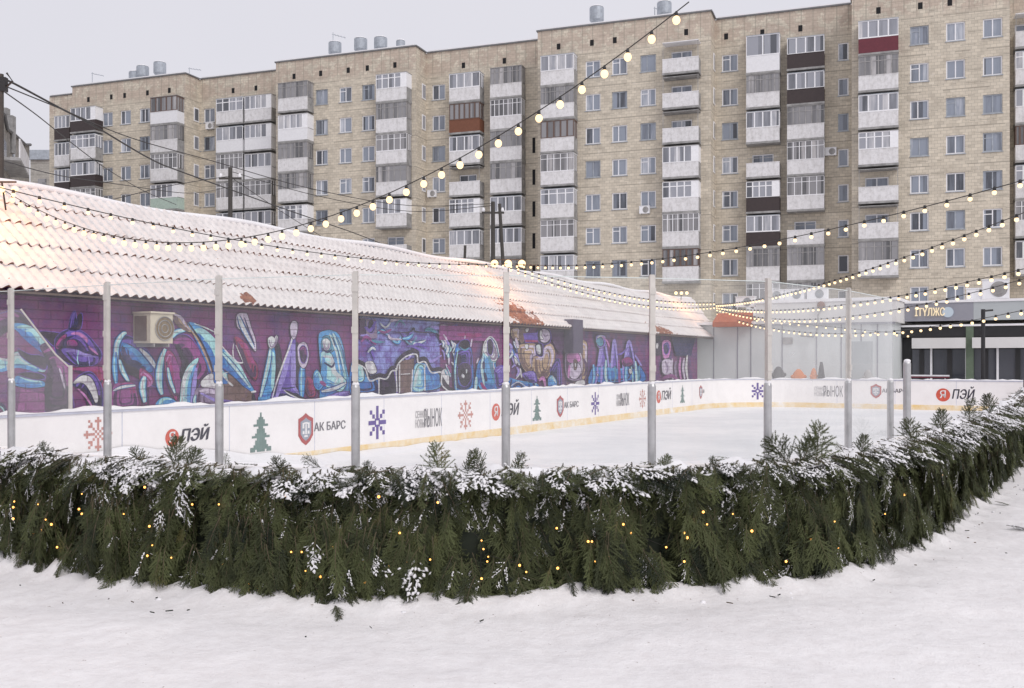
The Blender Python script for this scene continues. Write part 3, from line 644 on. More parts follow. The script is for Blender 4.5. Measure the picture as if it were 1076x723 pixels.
# D : block letters
shape(D,'dark',[(70,70),(130,70),(130,240),(70,235)],False); shape(D,'grey',[(140,80),(220,80),(230,230),(140,240)],False); shape(D,'black',[(160,100),(185,85),(205,120),(200,170),(175,190),(155,150)])
for i in range(26):
    x=random.uniform(90,780); y=random.uniform(100,400); stroke(D,random.choice(['lav','violet','pale','plum','mid','lav','lgrey','teal']),[(x,y),(x+random.uniform(20,60),y+random.uniform(-40,40)),(x+random.uniform(60,130),y+random.uniform(-50,50))],random.uniform(14,34))
stroke(D,'black',[(330,180),(480,185),(520,150),(540,180),(690,190)],12); stroke(D,'teal',[(370,140),(410,90),(450,130)],14)
shape(D,'blue',[(20,430),(80,440),(140,560),(230,570),(250,690),(20,690)]); shape(D,'sky',[(60,440),(110,470),(120,560),(70,570)])
shape(D,'black',[(240,540),(300,550),(340,480),(360,500),(375,690),(250,690)]); shape(D,'brn',[(400,440),(500,400),(520,420),(490,660),(410,660)]); 
shape(D,'mid',[(500,650),(510,540),(530,440),(570,430),(620,440),(650,500),(720,520),(730,620),(610,650)]); shape(D,'sky',[(515,640),(530,520),(560,450),(600,470),(605,640)])
for w_,c_,dy in ((30,'black',0),(11,'white',26)):
    stroke(D,c_,[(65,410+dy),(130,450+dy),(165,545+dy),(240,525+dy),(300,530+dy),(340,470+dy),(380,460+dy),(395,410+dy),(460,350+dy),(540,335+dy),(555,400+dy),(610,395+dy),(660,480+dy),(740,480+dy),(745,580+dy),(840,660+dy)],w_,False)
stroke(D,'white',[(240,550),(240,690)],10,False); stroke(D,'white',[(375,470),(385,660)],9,False); stroke(D,'white',[(405,440),(405,670)],10,False); stroke(D,'white',[(510,480),(500,660)],9,False); stroke(D,'white',[(605,440),(608,650)],9,False); stroke(D,'white',[(415,520),(490,515)],6,False)
shape(D,'white',[(740,500),(790,480),(800,600),(770,570)]); shape(D,'white',[(130,430),(190,420),(220,500),(160,510)])
stroke(D,'black',[(700,190),(760,290)],16); stroke(D,'lgrey',[(720,190),(790,300),(800,440)],20)
# E
shape(E,'plum',[(0,60),(540,70),(540,200),(0,190)],False); stroke(E,'mag',[(160,140),(300,150),(380,140)],40)
for i in range(16):
    x=random.uniform(0,130); y=random.uniform(120,500); stroke(E,random.choice(['pale','plum','lav','white','sky','lgrey']),[(x,y),(x+20,y+random.uniform(20,50)),(x+random.uniform(-20,40),y+random.uniform(50,90))],random.uniform(12,26))
shape(E,'blue',[(140,280),(170,220),(270,240),(300,400),(290,640),(150,650),(130,480)]); shape(E,'navy',[(150,300),(270,280),(285,420),(160,430)])
shape(E,'black',[(170,240),(190,200),(250,190),(275,240),(250,275),(190,270)]); shape(E,'black',[(160,460),(200,400),(270,410),(285,520),(240,600),(190,580)])
stroke(E,'teal',[(180,250),(225,280),(270,255)],14); shape(E,'pale',[(205,490),(225,510),(215,530),(195,515)]); shape(E,'pale',[(235,450),(250,460),(240,490)]); stroke(E,'sky',[(165,280),(140,450),(150,640)],12)
stroke(E,'lgrey',[(230,150),(225,180)],10); stroke(E,'lgrey',[(290,180),(280,250)],14)
shape(E,'mid',[(380,340),(400,230),(450,160),(500,210),(535,330),(500,400),(540,640),(380,640),(330,520),(345,400)])
shape(E,'pale',[(395,300),(410,220),(450,170),(500,230),(520,340),(480,380)]); shape(E,'black',[(430,200),(460,185),(480,240),(465,320),(435,300)])
stroke(E,'white',[(385,320),(400,220),(455,160),(510,220),(535,330)],10); stroke(E,'sky',[(390,330),(380,450),(400,600)],24); stroke(E,'white',[(480,390),(500,480),(560,560)],10); stroke(E,'navy',[(395,380),(395,450)],26); stroke(E,'navy',[(400,480),(420,560)],30)
stroke(E,'teal',[(440,330),(470,450),(490,560)],30); stroke(E,'mag',[(370,570),(400,620),(430,650)],30); shape(E,'violet',[(490,460),(570,420),(580,600),(520,620)])
stroke(E,'lgrey',[(330,400),(350,350)],14); stroke(E,'sky',[(330,520),(320,640)],26)
# F : tan blocky shapes
for i in range(18):
    x=random.uniform(20,110); y=random.uniform(200,600); stroke(Fc,random.choice(['lav','navy','pale','plum','blue']),[(x,y),(x+20,y+40),(x+random.uniform(-20,50),y+90)],random.uniform(12,26))
shape(Fc,'tan',[(50,100),(120,95),(130,200),(60,180)]); shape(Fc,'brn',[(130,90),(200,90),(160,230),(125,200)])
shape(Fc,'violet',[(160,140),(310,130),(330,220),(180,230)],False); stroke(Fc,'red',[(180,210),(330,215)],20,False)
shape(Fc,'tan',[(120,250),(280,240),(290,330),(260,340),(250,480),(210,520),(150,450),(115,330)]); stroke(Fc,'black',[(110,330),(260,335)],8,False); stroke(Fc,'black',[(248,340),(240,480)],8)
shape(Fc,'tan',[(255,370),(330,350),(370,260),(430,240),(465,330),(440,460),(390,560),(350,540),(320,580),(270,530)]); stroke(Fc,'black',[(345,370),(350,470),(400,490)],8); stroke(Fc,'black',[(380,280),(410,330),(400,430)],8)
stroke(Fc,'brn',[(260,440),(330,440)],10)
shape(Fc,'black',[(300,120),(340,90),(410,110),(420,200),(380,240),(310,220)]); shape(Fc,'lgrey',[(315,130),(350,100),(405,120),(412,190),(370,225),(325,205)])
shape(Fc,'white',[(320,120),(340,110),(335,160),(350,190),(325,190)]); stroke(Fc,'grey',[(350,140),(370,170),(395,150)],14)
shape(Fc,'black',[(275,250),(340,240),(345,350),(290,340)]); shape(Fc,'pale',[(282,260),(320,250),(325,330),(295,325)])
shape(Fc,'white',[(180,245),(210,250),(200,290),(180,275)]); shape(Fc,'white',[(90,240),(120,250),(110,285)]); shape(Fc,'white',[(75,370),(110,410),(90,430)]); stroke(Fc,'lgrey',[(90,180),(110,270)],26); shape(Fc,'white',[(180,100),(215,95),(195,130)])
shape(Fc,'navy',[(420,480),(500,380),(520,640),(430,650)]); shape(Fc,'dark',[(420,110),(590,110),(600,260),(500,330),(440,220)],False)
shape(Fc,'blue',[(20,560),(130,590),(280,610),(290,660),(20,680)]); shape(Fc,'mid',[(400,560),(440,540),(480,600),(460,650),(400,640)]); stroke(Fc,'navy',[(60,650),(110,620),(160,650)],24); stroke(Fc,'white',[(40,640),(110,600),(180,640)],9)
stroke(Fc,'white',[(130,470),(145,560)],16); stroke(Fc,'sky',[(200,600),(270,590),(280,630)],16); stroke(Fc,'pink',[(310,590),(350,560),(370,640)],30); stroke(Fc,'white',[(440,540),(470,610)],8); shape(Fc,'violet',[(150,520),(260,500),(290,600),(200,590)])
stroke(Fc,'plum',[(560,150),(590,250),(640,260),(660,180),(650,110)],30); stroke(Fc,'lav',[(600,120),(620,240)],26)
shape(Fc,'grey',[(560,320),(600,290),(700,300),(735,360),(740,540),(680,590),(590,570),(560,480)]); shape(Fc,'pink',[(580,340),(640,310),(690,340),(700,400),(620,420),(580,400)])
shape(Fc,'tan',[(680,220),(720,200),(765,240),(765,400),(770,480),(740,570),(720,560),(735,460),(715,330)]); stroke(Fc,'dark',[(735,380),(760,450),(745,540)],24)
shape(Fc,'lgrey',[(610,430),(680,420),(710,500),(660,570),(600,540)]); shape(Fc,'brn',[(640,390),(670,400),(665,470),(645,480)]); shape(Fc,'white',[(650,420),(662,430),(655,460)]); stroke(Fc,'pink',[(600,440),(590,560)],22)
shape(Fc,'white',[(660,600),(735,580),(740,635),(665,640)]); stroke(Fc,'brn',[(570,600),(600,640),(650,600)],16)
# G : tall arched letters
for cx,wd,top in ((90,110,140),(180,70,160),(300,110,170)):
    shape(G,'violet',[(cx-wd*.5,520),(cx-wd*.35,300),(cx,top),(cx+wd*.4,320),(cx+wd*.55,515)])
    stroke(G,'lav',[(cx-wd*.45,515),(cx-wd*.3,320),(cx,top+5),(cx+wd*.35,330),(cx+wd*.5,510)],16); stroke(G,'mid',[(cx-wd*.1,500),(cx,400),(cx+wd*.1,505)],30)
shape(G,'blue',[(0,400),(60,390),(200,410),(330,380),(400,400),(405,515),(0,545)]); 
for x in range(10,400,34): stroke(G,random.choice(['mid','teal','lav','sky','plum']),[(x,random.uniform(330,400)),(x+random.uniform(-15,15),460),(x+random.uniform(-20,20),525)],random.uniform(10,22))
shape(G,'lav',[(30,150),(70,130),(110,150),(100,220),(50,230)]); stroke(G,'pink',[(80,140),(120,180),(140,230)],12); shape(G,'teal',[(30,180),(70,150),(90,200),(60,220)])
shape(G,'plum',[(240,330),(300,310),(330,360),(260,380)]); shape(G,'white',[(300,405),(318,410),(318,440),(302,438)]); shape(G,'white',[(38,445),(48,450),(46,465)])
stroke(G,'lav',[(345,290),(400,380)],16); stroke(G,'violet',[(200,290),(240,280),(290,230)],14)
shape(G,'black',[(500,135),(555,135),(560,290),(500,300)],False); shape(G,'white',[(520,200),(535,205),(530,240),(518,235)])
shape(G,'pink',[(570,185),(630,180),(635,240),(620,310),(575,310)]); shape(G,'navy',[(580,210),(610,195),(622,240),(605,285),(585,270)])
shape(G,'navy',[(640,150),(840,150),(800,300),(680,300)],False); shape(G,'lgrey',[(565,350),(600,325),(640,340),(640,430),(600,450),(570,430)]); stroke(G,'grey',[(590,340),(610,400),(600,440)],18)
for x in (650,680,715,745,770): stroke(G,random.choice(['lgrey','pink','white','grey']),[(x,280+random.uniform(0,80)),(x-8,400),(x+5,490)],18); stroke(G,'dark',[(x+14,340),(x+12,490)],9)
stroke(G,'plum',[(570,480),(640,460),(690,490)],30)
wall=mb.build('painted_wall',pmats,MUR)
# ends, back
mb=MB(); mb.box(-4.6,-.004,S0,SW1,0,3.0,0,lambda x,y,z: ml(RS(WR+x,y,z))); mb.build('wall',M['off_white'],MUR)
# roof
rows=5; pitch=.183; SL=math.hypot(RR-ER,RZ-EZ); 
ns_=int((SRG-S0)/pitch*8); sub=4
sv=np.linspace(0,1,ns_+1)
Vs=[];Fs=[];Mi=[]; basei=0
nrm=Vector((-(RZ-EZ)*(-1),0,0))
nr=(RZ-EZ)/SL; nz=-(RR-ER)/SL   # outward normal (r,z)
def rowpts(q,amp,lift,jit):
    s_end=SE+(SRG-SE)*q; s=S0+(s_end-S0)*sv; ph=s/pitch*2*np.pi; wv=amp*(.5+.5*np.cos(ph))
    sag=.05*np.sin(s*.16)+.03*np.sin(s*.43+1); h=lift+wv+jit*np.array([noise.noise((a*2.3,q*9,1)) for a in s])
    r=ER+(RR-ER)*q+nr*h; z=EZ+(RZ-EZ)*q+nz*h+sag*q*.6
    X=A2*r+A1*s-MUR.location.x; Y=-A1*r+A2*s-MUR.location.y
    return np.stack([X,Y,z],1)
strips=[]
for k in range(rows):
    q0=k/rows; q1=(k+1)/rows
    lines=[rowpts(q0,.060,.028,.012),rowpts(q0+.06*(q1-q0),.062,.035,.014),rowpts(q0+.35*(q1-q0),.058,.024,.018),rowpts(q0+.7*(q1-q0),.054,.014,.016),rowpts(q1,.046,.004,.008)]
    for a in range(len(lines)-1): strips.append((lines[a],lines[a+1],0))
    low=rowpts(q0,.046,.004,.008) if k>0 else rowpts(q0,.050,.012,.010)
    strips.append((low,lines[0],1 if k else 2))
for a,b,m in strips:
    n=len(a); Vs.append(a);Vs.append(b); i=np.arange(n-1)+basei
    Fs.append(np.stack([i,i+1,i+1+n,i+n],1))
    if m: 
        ii=np.arange(n-1); lotto=np.array([noise.noise((q*.04,basei*.001,2)) for q in ii//8*8]); mm=(((ii%8)<3)|((ii%8)==7))&(lotto>-.50); mm=mm.astype(int)
        if m==2: mm[:]=1
        Mi.append(mm)
    else: Mi.append(np.zeros(n-1,int))
    basei+=2*n
Vr=np.concatenate(Vs);Fr=np.concatenate(Fs);Mr=np.concatenate(Mi)
# snow / bare tile material : bare patches below the lamps, where the warm tiles melted free
def roofsnow():
    t=NT('roof_snow'); tc=t.n('ShaderNodeTexCoord'); v=tc.outputs['Object']
    dp=t.n('ShaderNodeVectorMath',operation='DOT_PRODUCT'); dp.inputs[1].default_value=(A1,A2,0); t.l(v,dp.inputs[0])
    dr=t.n('ShaderNodeVectorMath',operation='DOT_PRODUCT'); dr.inputs[1].default_value=(A2,-A1,0); t.l(v,dr.inputs[0])
    def blob(s0,r0,ws,wr):
        a=t.math('DIVIDE',t.math('SUBTRACT',dp.outputs['Value'],s0),ws); b=t.math('DIVIDE',t.math('SUBTRACT',dr.outputs['Value'],r0),wr)
        return t.math('SQRT',t.math('ADD',t.math('MULTIPLY',a,a),t.math('MULTIPLY',b,b)))
    sb=s_on_r(546,ER)[0]-20; rb=ER+15
    d1=blob(sb+.5,rb-.15,1.1,.75); sb2=s_on_r(699,ER)[0]-20; d2=blob(sb2,rb-.1,1.2,.32); sb3=s_on_r(266,ER)[0]-20; d3=blob(sb3,rb-.1,.22,.16)
    d=t.math('MINIMUM',t.math('MINIMUM',d1,d2),d3); n=t.noise(v,3.2,5,.75); mval=t.math('ADD',d,t.math('MULTIPLY',t.math('SUBTRACT',n,.5),3.4))
    n0=t.noise(v,1.5,5,.7); bare=t.math('LESS_THAN',mval,.72); n4=t.noise(v,7,3,.7); tiny=t.math('GREATER_THAN',n4,.735); bare=t.math('MAXIMUM',bare,tiny)
    f=t.noise(v,2.2,6,.65); c=t.ramp(f,[(.3,(.66,.62,.61)),(.7,(.80,.765,.75))]); c=t.mix(bare,c,t.ramp(t.noise(v,6,4,.7),[(.35,(.17,.05,.03)),(.6,(.36,.15,.08))]))
    t.l(c,t.b.inputs['Base Color']); t.b.inputs['Roughness'].default_value=.75; t.b.inputs['Specular IOR Level'].default_value=.2; t.bump(t.noise(v,30,3,.7),.4,.02); return t.mat
rf=npmesh('roof',Vr,Fr,[roofsnow(),M['tile']],Mr,False,MUR)
mb=MB()   # back slope, gable closing, fascia, ridge
def q_(r,s,z): return ml(RS(r,s,z))
mb.quad(q_(RR,S0,RZ),q_(RR,SRG,RZ),q_(RR-2.6,SRG,EZ),q_(RR-2.6,S0,EZ),0)
mb.quad(q_(ER-.1,SE-.1,EZ-.05),q_(RR,SRG-.1,RZ-.05),q_(RR-2.6,SRG-.1,EZ-.05),q_(ER-.1,SE-.1,EZ-.05),1)
mb.build('roof_back',[M['snow'],M['off_white']],MUR)
mb=MB(); mb.box(0,.03,S0,SE,.0,.03,0,lambda x,y,z: ml(RS(ER-.03+x,y,EZ+z-.03))); mb.quad(q_(WR,S0,EZ-.03),q_(WR,SE,EZ-.03),q_(ER,SE,EZ-.06),q_(ER,S0,EZ-.06)); mb.build('eave_board',M['frame_brown'],MUR)
mb=MB(); mb.tube([q_(RR,s_,RZ+.05+.04*math.sin(s_*1.3)) for s_ in np.arange(S0,SRG,.4)],.055,8); mb.build('ridge_cap',M['snow'],MUR,smooth=True)
mb=MB(); mb.tube([q_(ER+.02,SE+.02,EZ-.02),q_(RR,SRG+.02,RZ+.02)],.05,5); mb.tube([q_(ER+.03,SE,EZ-.25),q_(ER+.03,SE,EZ+.05)],.04,6); mb.build('verge_board',M['slab'],MUR)
# drain hopper on roof near u=605
s_,Y=s_on_r(606,ER+.03); mb=MB(); mb.box(-.28,.02,-.35,.35,-.75,.28,0,lambda x,y,z: ml(RS(ER+.06+x,s_+y,EZ+z))); mb.build('drain_hopper',plain('drain_violet',(.07,.055,.10),.6),MUR)
# air conditioner on the wall
def aircon(name,c,tx,out,w,h,d,label,group,mats=('beige','brown')):
    r=empty(name,tuple(c),0,label,'air conditioner',group)
    def T(x,y,z): return tuple(tx*x+out*y+Vector((0,0,z)))
    mb=MB(); mb.box(-w/2,w/2,0.03,d,0,h,0,T); mb.box(-w/2-.02,w/2+.02,0.03,d+.03,h+.002,h+.03,0,T); mb.build('casing',M[mats[0]],r)
    mb=MB(); n=20; R=h*(.40); mb.add([T(w*.12+R*math.cos(a*2*math.pi/n),d+.006,h/2+R*math.sin(a*2*math.pi/n)) for a in range(n)],[tuple(range(n))])
    for q in (.35,.7,1): 
        pts=[T(w*.12+R*q*math.cos(a*2*math.pi/n),d+.014,h/2+R*q*math.sin(a*2*math.pi/n)) for a in range(n+1)]; mb.tube(pts,.008,4,1)
    mb.build('fan_grille',[M[mats[1]],M['frame_grey']],r)
    mb=MB(); mb.box(-w*.35,-w*.3,0,d,-.06,-.005,0,T); mb.box(w*.3,w*.35,0,d,-.06,-.005,0,T); mb.build('bracket',M['slab'],r)
    if d>.4:
        mb=MB(); mb.box(-w/2-.012,-w/2-.002,.06,d-.08,.04,h-.04,0,T); mb.build('end_panel',M['frame_brown'],r)
    return r
s_,Y=s_on_r(151,WR); aircon('air_conditioner',RS(WR,s_,zz(361,Y)),RS(0,1),RS(1,0),.46,.48,.42,'beige air conditioner with round brown grille on the graffiti wall','air conditioners')

# leftover pane and short post on left board
def lp(u,v):
    s,Y=s_on_r(u,LW-.05); return RS(LW-.05,s,zz(v,Y))
GP=empty('glass_offcut',tuple(lp(74,436)),0,'slanted clear pane beside a short pale post on the left board','glass panel')
mb=MB(); mb.add([tuple(lp(*q)-GP.location) for q in ((-30,327),(22,325),(58,372),(72,388),(72,436),(-30,443))],[tuple(range(6))]); mb.build('glass_pane',M['glass'],GP)
mb=MB(); a=lp(74,437)-GP.location; b=lp(74,384)-GP.location; mb.tube([a,b],.028,6); mb.build('post',M['alu_pale'],GP)
mb=MB(); mb.tube([lp(22,325)-GP.location,lp(58,372)-GP.location,lp(73,386)-GP.location],.012,5); mb.build('pane_edge',M['alu_pale'],GP)

# ------------------------------------------------------------------ apartment building
PX,PY=33.0,74.0; DC,DS=.9402,.3406
APT=empty('apartment_building',(PX,PY,0),-math.atan2(DS,DC),'nine storey sand coloured apartment block with glazed balconies behind the rink','building')
def xu(u,n):
    k=kk(u); return (74*k+DC*k*n-33-DS*n)/(DC+DS*k)
def Yxn(x,n): return 74-DS*x+DC*n
ZT=30.0; RN=2.2
ZR=[26.35-2.8*i for i in range(10)]
edges=[(-60,76,RN),(76,195,0),(195,290,RN),(290,437,0),(437,565,RN),(565,747,0),(747,895,RN),(895,1061,0),(1061,1250,RN)]
# section extents: boundary corners belong to protruding planes (n=0)
secs=[]
bx=[xu(76,0),xu(195,0),xu(290,0),xu(437,0),xu(565,0),xu(747,0),xu(895,0),xu(1061,0)]
X0=xu(52,RN); X1=xu(1061,0)+30
lims=[X0]+bx+[X1]; ns=[RN,0,RN,0,RN,0,RN,0,RN]
wcols=[(113,0,1),(132,0,1),(152,0,1),(220,RN,3),(338,0,3),(363,0,3),(387,0,3),(461,RN,5),(623,0,5),(651,0,5),(681,0,5),(767,RN,7),(966,0,7),(1004,0,7),(1043,0,7)]
narrow=[(208,RN),(886,RN)]
wins=[]   # (x,n,zc,w,h)
for (u,n,_) in wcols:
    for i in range(10): wins.append((xu(u,n),n,ZR[i],1.30,1.40,u,i))
for (u,n) in narrow:
    for i in range(10): wins.append((xu(u,n),n,ZR[i],.80,1.40,u,i))
# balconies: u0,u1,n,rows (kind+panel)
bal=[(57,73,RN,['Gk','Gc','Gk','Fc','Fc','Gc','Fc','Gc']),
(74,100,0,['Wk','Gc','Gk','Fc','Gc','Fc','Gc','Fc']),
(158,186,0,['Hw','Fc','Fc','Wg','Fc','Gc','Fc','Gc']),
(227,255,RN,['Gc','Gw','Fc','Fc','Gc','Fc','Gc','Fc']),
(257,285,RN,['Wc','Ww','Ww','Fc','Gc','Fc','Gc','Fc']),
(292,323,0,['Fc','Ww','Fc','Fc','Wc','Fc','Gc','Fc']),
(395,427,0,['Wc','Fc','Fc','Fc','Wc','Oc','Fc','Gc']),
(472,504,RN,['Gc','Hb','Gc','Oc','Wc','Gc','Fc','Gc']),
(515,548,RN,['Fc','Fc','Fc','Fc','Gc','Gc','Fc','Gc']),
(568,603,0,['Gc','Fc','Hc','Fc','Gc','Fc','Gc','Fc']),
(696,734,0,['Oc','Oc','Oc','Wc','Wc','Fc','Hc','Fc']),
(784,819,RN,['Gw','Fc','Gc','Oc','Wk','Gk','Fc','Fc']),
(827,866,RN,['Gk','Gk','Fc','Fc','Fc','Oc','Fc','Fc']),
(902,944,0,['Gr','Fc','Gc','Wc','Oc','Oc','Fc']),
(1067,1100,RN,['Oc','Gc','Gc','Hc','Gc','Fc','Gc'])]
PAN={'c':'p_c','w':'p_w','k':'p_k','r':'p_r','b':'p_b','g':'p_g'}
bwins=[]
for (u0,u1,n,rw) in bal:
    f=n-1.1; xa,xb=xu(u0,f),xu(u1,f); xm=(xa+xb)/2
    for i,c in enumerate(rw):
        if c[0]=='O': bwins.append((xm-.1,n,ZR[i]-.05,1.7,1.5,u0,i))
def wallmesh(mb,x0,x1,n,z0,z1,holes,m=0,rev=.16):
    hs=[h for h in holes if x0<h[0]<x1 and abs(h[1]-n)<.01]
    xs_=sorted(set([x0,x1]+[round(h[0]-h[3]/2,4) for h in hs]+[round(h[0]+h[3]/2,4) for h in hs])); zs_=sorted(set([z0,z1]+[round(h[2]-h[4]/2,4) for h in hs]+[round(h[2]+h[4]/2,4) for h in hs]))
    xs_=[x for x in xs_ if x0<=x<=x1]; zs_=[z for z in zs_ if z0<=z<=z1]
    for a,b in zip(xs_[:-1],xs_[1:]):
        for c,d in zip(zs_[:-1],zs_[1:]):
            cx,cz=(a+b)/2,(c+d)/2
            if any(abs(cx-h[0])<h[3]/2 and abs(cz-h[2])<h[4]/2 for h in hs): continue
            mb.quad((a,n,c),(b,n,c),(b,n,d),(a,n,d),m)
    for h in hs:
        a,b,c,d=h[0]-h[3]/2,h[0]+h[3]/2,h[2]-h[4]/2,h[2]+h[4]/2
        mb.quad((a,n,c),(a,n+rev,c),(b,n+rev,c),(b,n,c),m); mb.quad((a,n,d),(b,n,d),(b,n+rev,d),(a,n+rev,d),m)
        mb.quad((a,n,c),(a,n,d),(a,n+rev,d),(a,n+rev,c),m); mb.quad((b,n,c),(b,n+rev,c),(b,n+rev,d),(b,n,d),m)
mb=MB(); allw=[w_ for w_ in wins+bwins]
for k in range(9):
    wallmesh(mb,lims[k],lims[k+1],ns[k],0,ZT,allw)
    if k<8:
        n0,n1=ns[k],ns[k+1]; x=lims[k+1]
        mb.quad((x,n0,0),(x,n1,0),(x,n1,ZT),(x,n0,ZT))
    D_=14
mb.quad((X0,RN,0),(X0,RN,ZT),(X0,15,ZT),(X0,15,0)); mb.quad((X1,RN,0),(X1,15,0),(X1,15,ZT),(X1,RN,ZT)); mb.quad((X0,15,0),(X0,15,ZT),(X1,15,ZT),(X1,15,0))
mb.build('wall',M['facade'],APT)
mb=MB()
for k in range(9):
    a,b,n=lims[k],lims[k+1],ns[k]
    mb.quad((a,n,ZT-.1),(b,n,ZT-.1),(b,15,ZT-.1),(a,15,ZT-.1),1)
    mb.box(a-(.1 if n==0 else -.12),b+(.1 if n==0 else -.12),n-.10,n+.3,ZT+.002,ZT+.12,0)
    mb.box(a+.2,b-.2,n+.0,n+.28,ZT+.122,ZT+.24,1)
    if k<8:
        x=lims[k+1]; mb.box(x-.12,x+.12,.31,RN-.105,ZT+.002,ZT+.12,0)
mb.build('roof',[M['cap'],M['snow']],APT)
# parapet openings
for u,n in [(93,0),(117,0),(131,0),(155,0),(178,0),(309,0),(337,0),(366,0),(386,0),(415,0),(245,RN),(269,RN),(487,RN),(530,RN),(587,0),(622,0),(646,0),(721,0),(763,RN),(801,RN),(841,RN),(923,0),(967,0),(998,0)]:
    x=xu(u,n); mb=MB(); mb.box(x-.16,x+.16,n-.012,n+.05,28.3,28.8,0); mb.build('vent_opening',M['hole'],APT)
# windows
def windowframe(mb,x,n,zc,w,h,m=0,style=0):
    y0,y1=n+.09,n+.14; a,b,c,d=x-w/2+.002,x+w/2-.002,zc-h/2+.002,zc+h/2-.002; f=.09
    mb.box(a,a+f,y0,y1,c,d,m); mb.box(b-f,b,y0,y1,c,d,m); mb.box(a+f,b-f,y0,y1,c,c+f,m); mb.box(a+f,b-f,y0,y1,d-f,d,m)
    if w>.9:
        xm=a+(b-a)*(.5 if style<2 else .42); mb.box(xm-.04,xm+.04,y0+.003,y1-.003,c+f,d-f,m)
        if style==1: mb.box(a+f,xm-.04,y0+.006,y1-.006,d-.42,d-.36,m)
    mb.box(a-.06,b+.06,n-.07,n+.085,c-.06,c-.004,1)
vis=[w_ for w_ in wins if True]
def hid(u,i):   # row hidden behind the pavilion roof?
    x=xu(u,0); Y=Yxn(x,0); v=V0-(ZR[i]-HC)*F_/Y
    roofv=197+.16*u if u<740 else 330
    return v-8>roofv
smb=MB(); spane=MB(); cnt=0; R_=random.Random(3)
for (x,n,zc,w_,h,u,i) in wins:
    if (hid(u,i) or i>6 or cnt>=98):
        windowframe(smb,x,n,zc,w_,h); spane.quad((x-w_/2,n+.145,zc-h/2),(x+w_/2,n+.145,zc-h/2),(x+w_/2,n+.145,zc+h/2),(x-w_/2,n+.145,zc+h/2)); continue
    cnt+=1; mb=MB(); windowframe(mb,x,n,zc,w_,h,0,R_.choice([0,0,1,2])); fr=mb.build('window',[M['white'] if R_.random()<.75 else M['zinc'],M['zinc']],APT)
    mb=MB(); mb.quad((x-w_/2,n+.12,zc-h/2),(x+w_/2,n+.12,zc-h/2),(x+w_/2,n+.12,zc+h/2),(x-w_/2,n+.12,zc+h/2)); mb.build('pane',M['pane'],fr)
for (x,n,zc,w_,h,u,i) in bwins:
    windowframe(smb,x,n,zc,w_,h); spane.quad((x-w_/2,n+.145,zc-h/2),(x+w_/2,n+.145,zc-h/2),(x+w_/2,n+.145,zc+h/2),(x-w_/2,n+.145,zc+h/2))
o=smb.build('recessed_window',[M['white'],M['zinc']],APT); o['kind']='stuff'; spane.build('pane',M['pane'],o)
# pale shutters-like windows on the return walls
for k in (2,4,6):
    x=lims[k]; 
    for i in range(8):
        mb=MB(); mb.box(x+.004,x+.06,1.25,2.0,ZR[i]-.68,ZR[i]+.68,0); fr=mb.build('side_window',M['white'],APT)
        mb=MB(); mb.box(x+.061,x+.066,1.33,1.92,ZR[i]-.58,ZR[i]+.58,0); mb.build('pane',M['bpane'],fr)
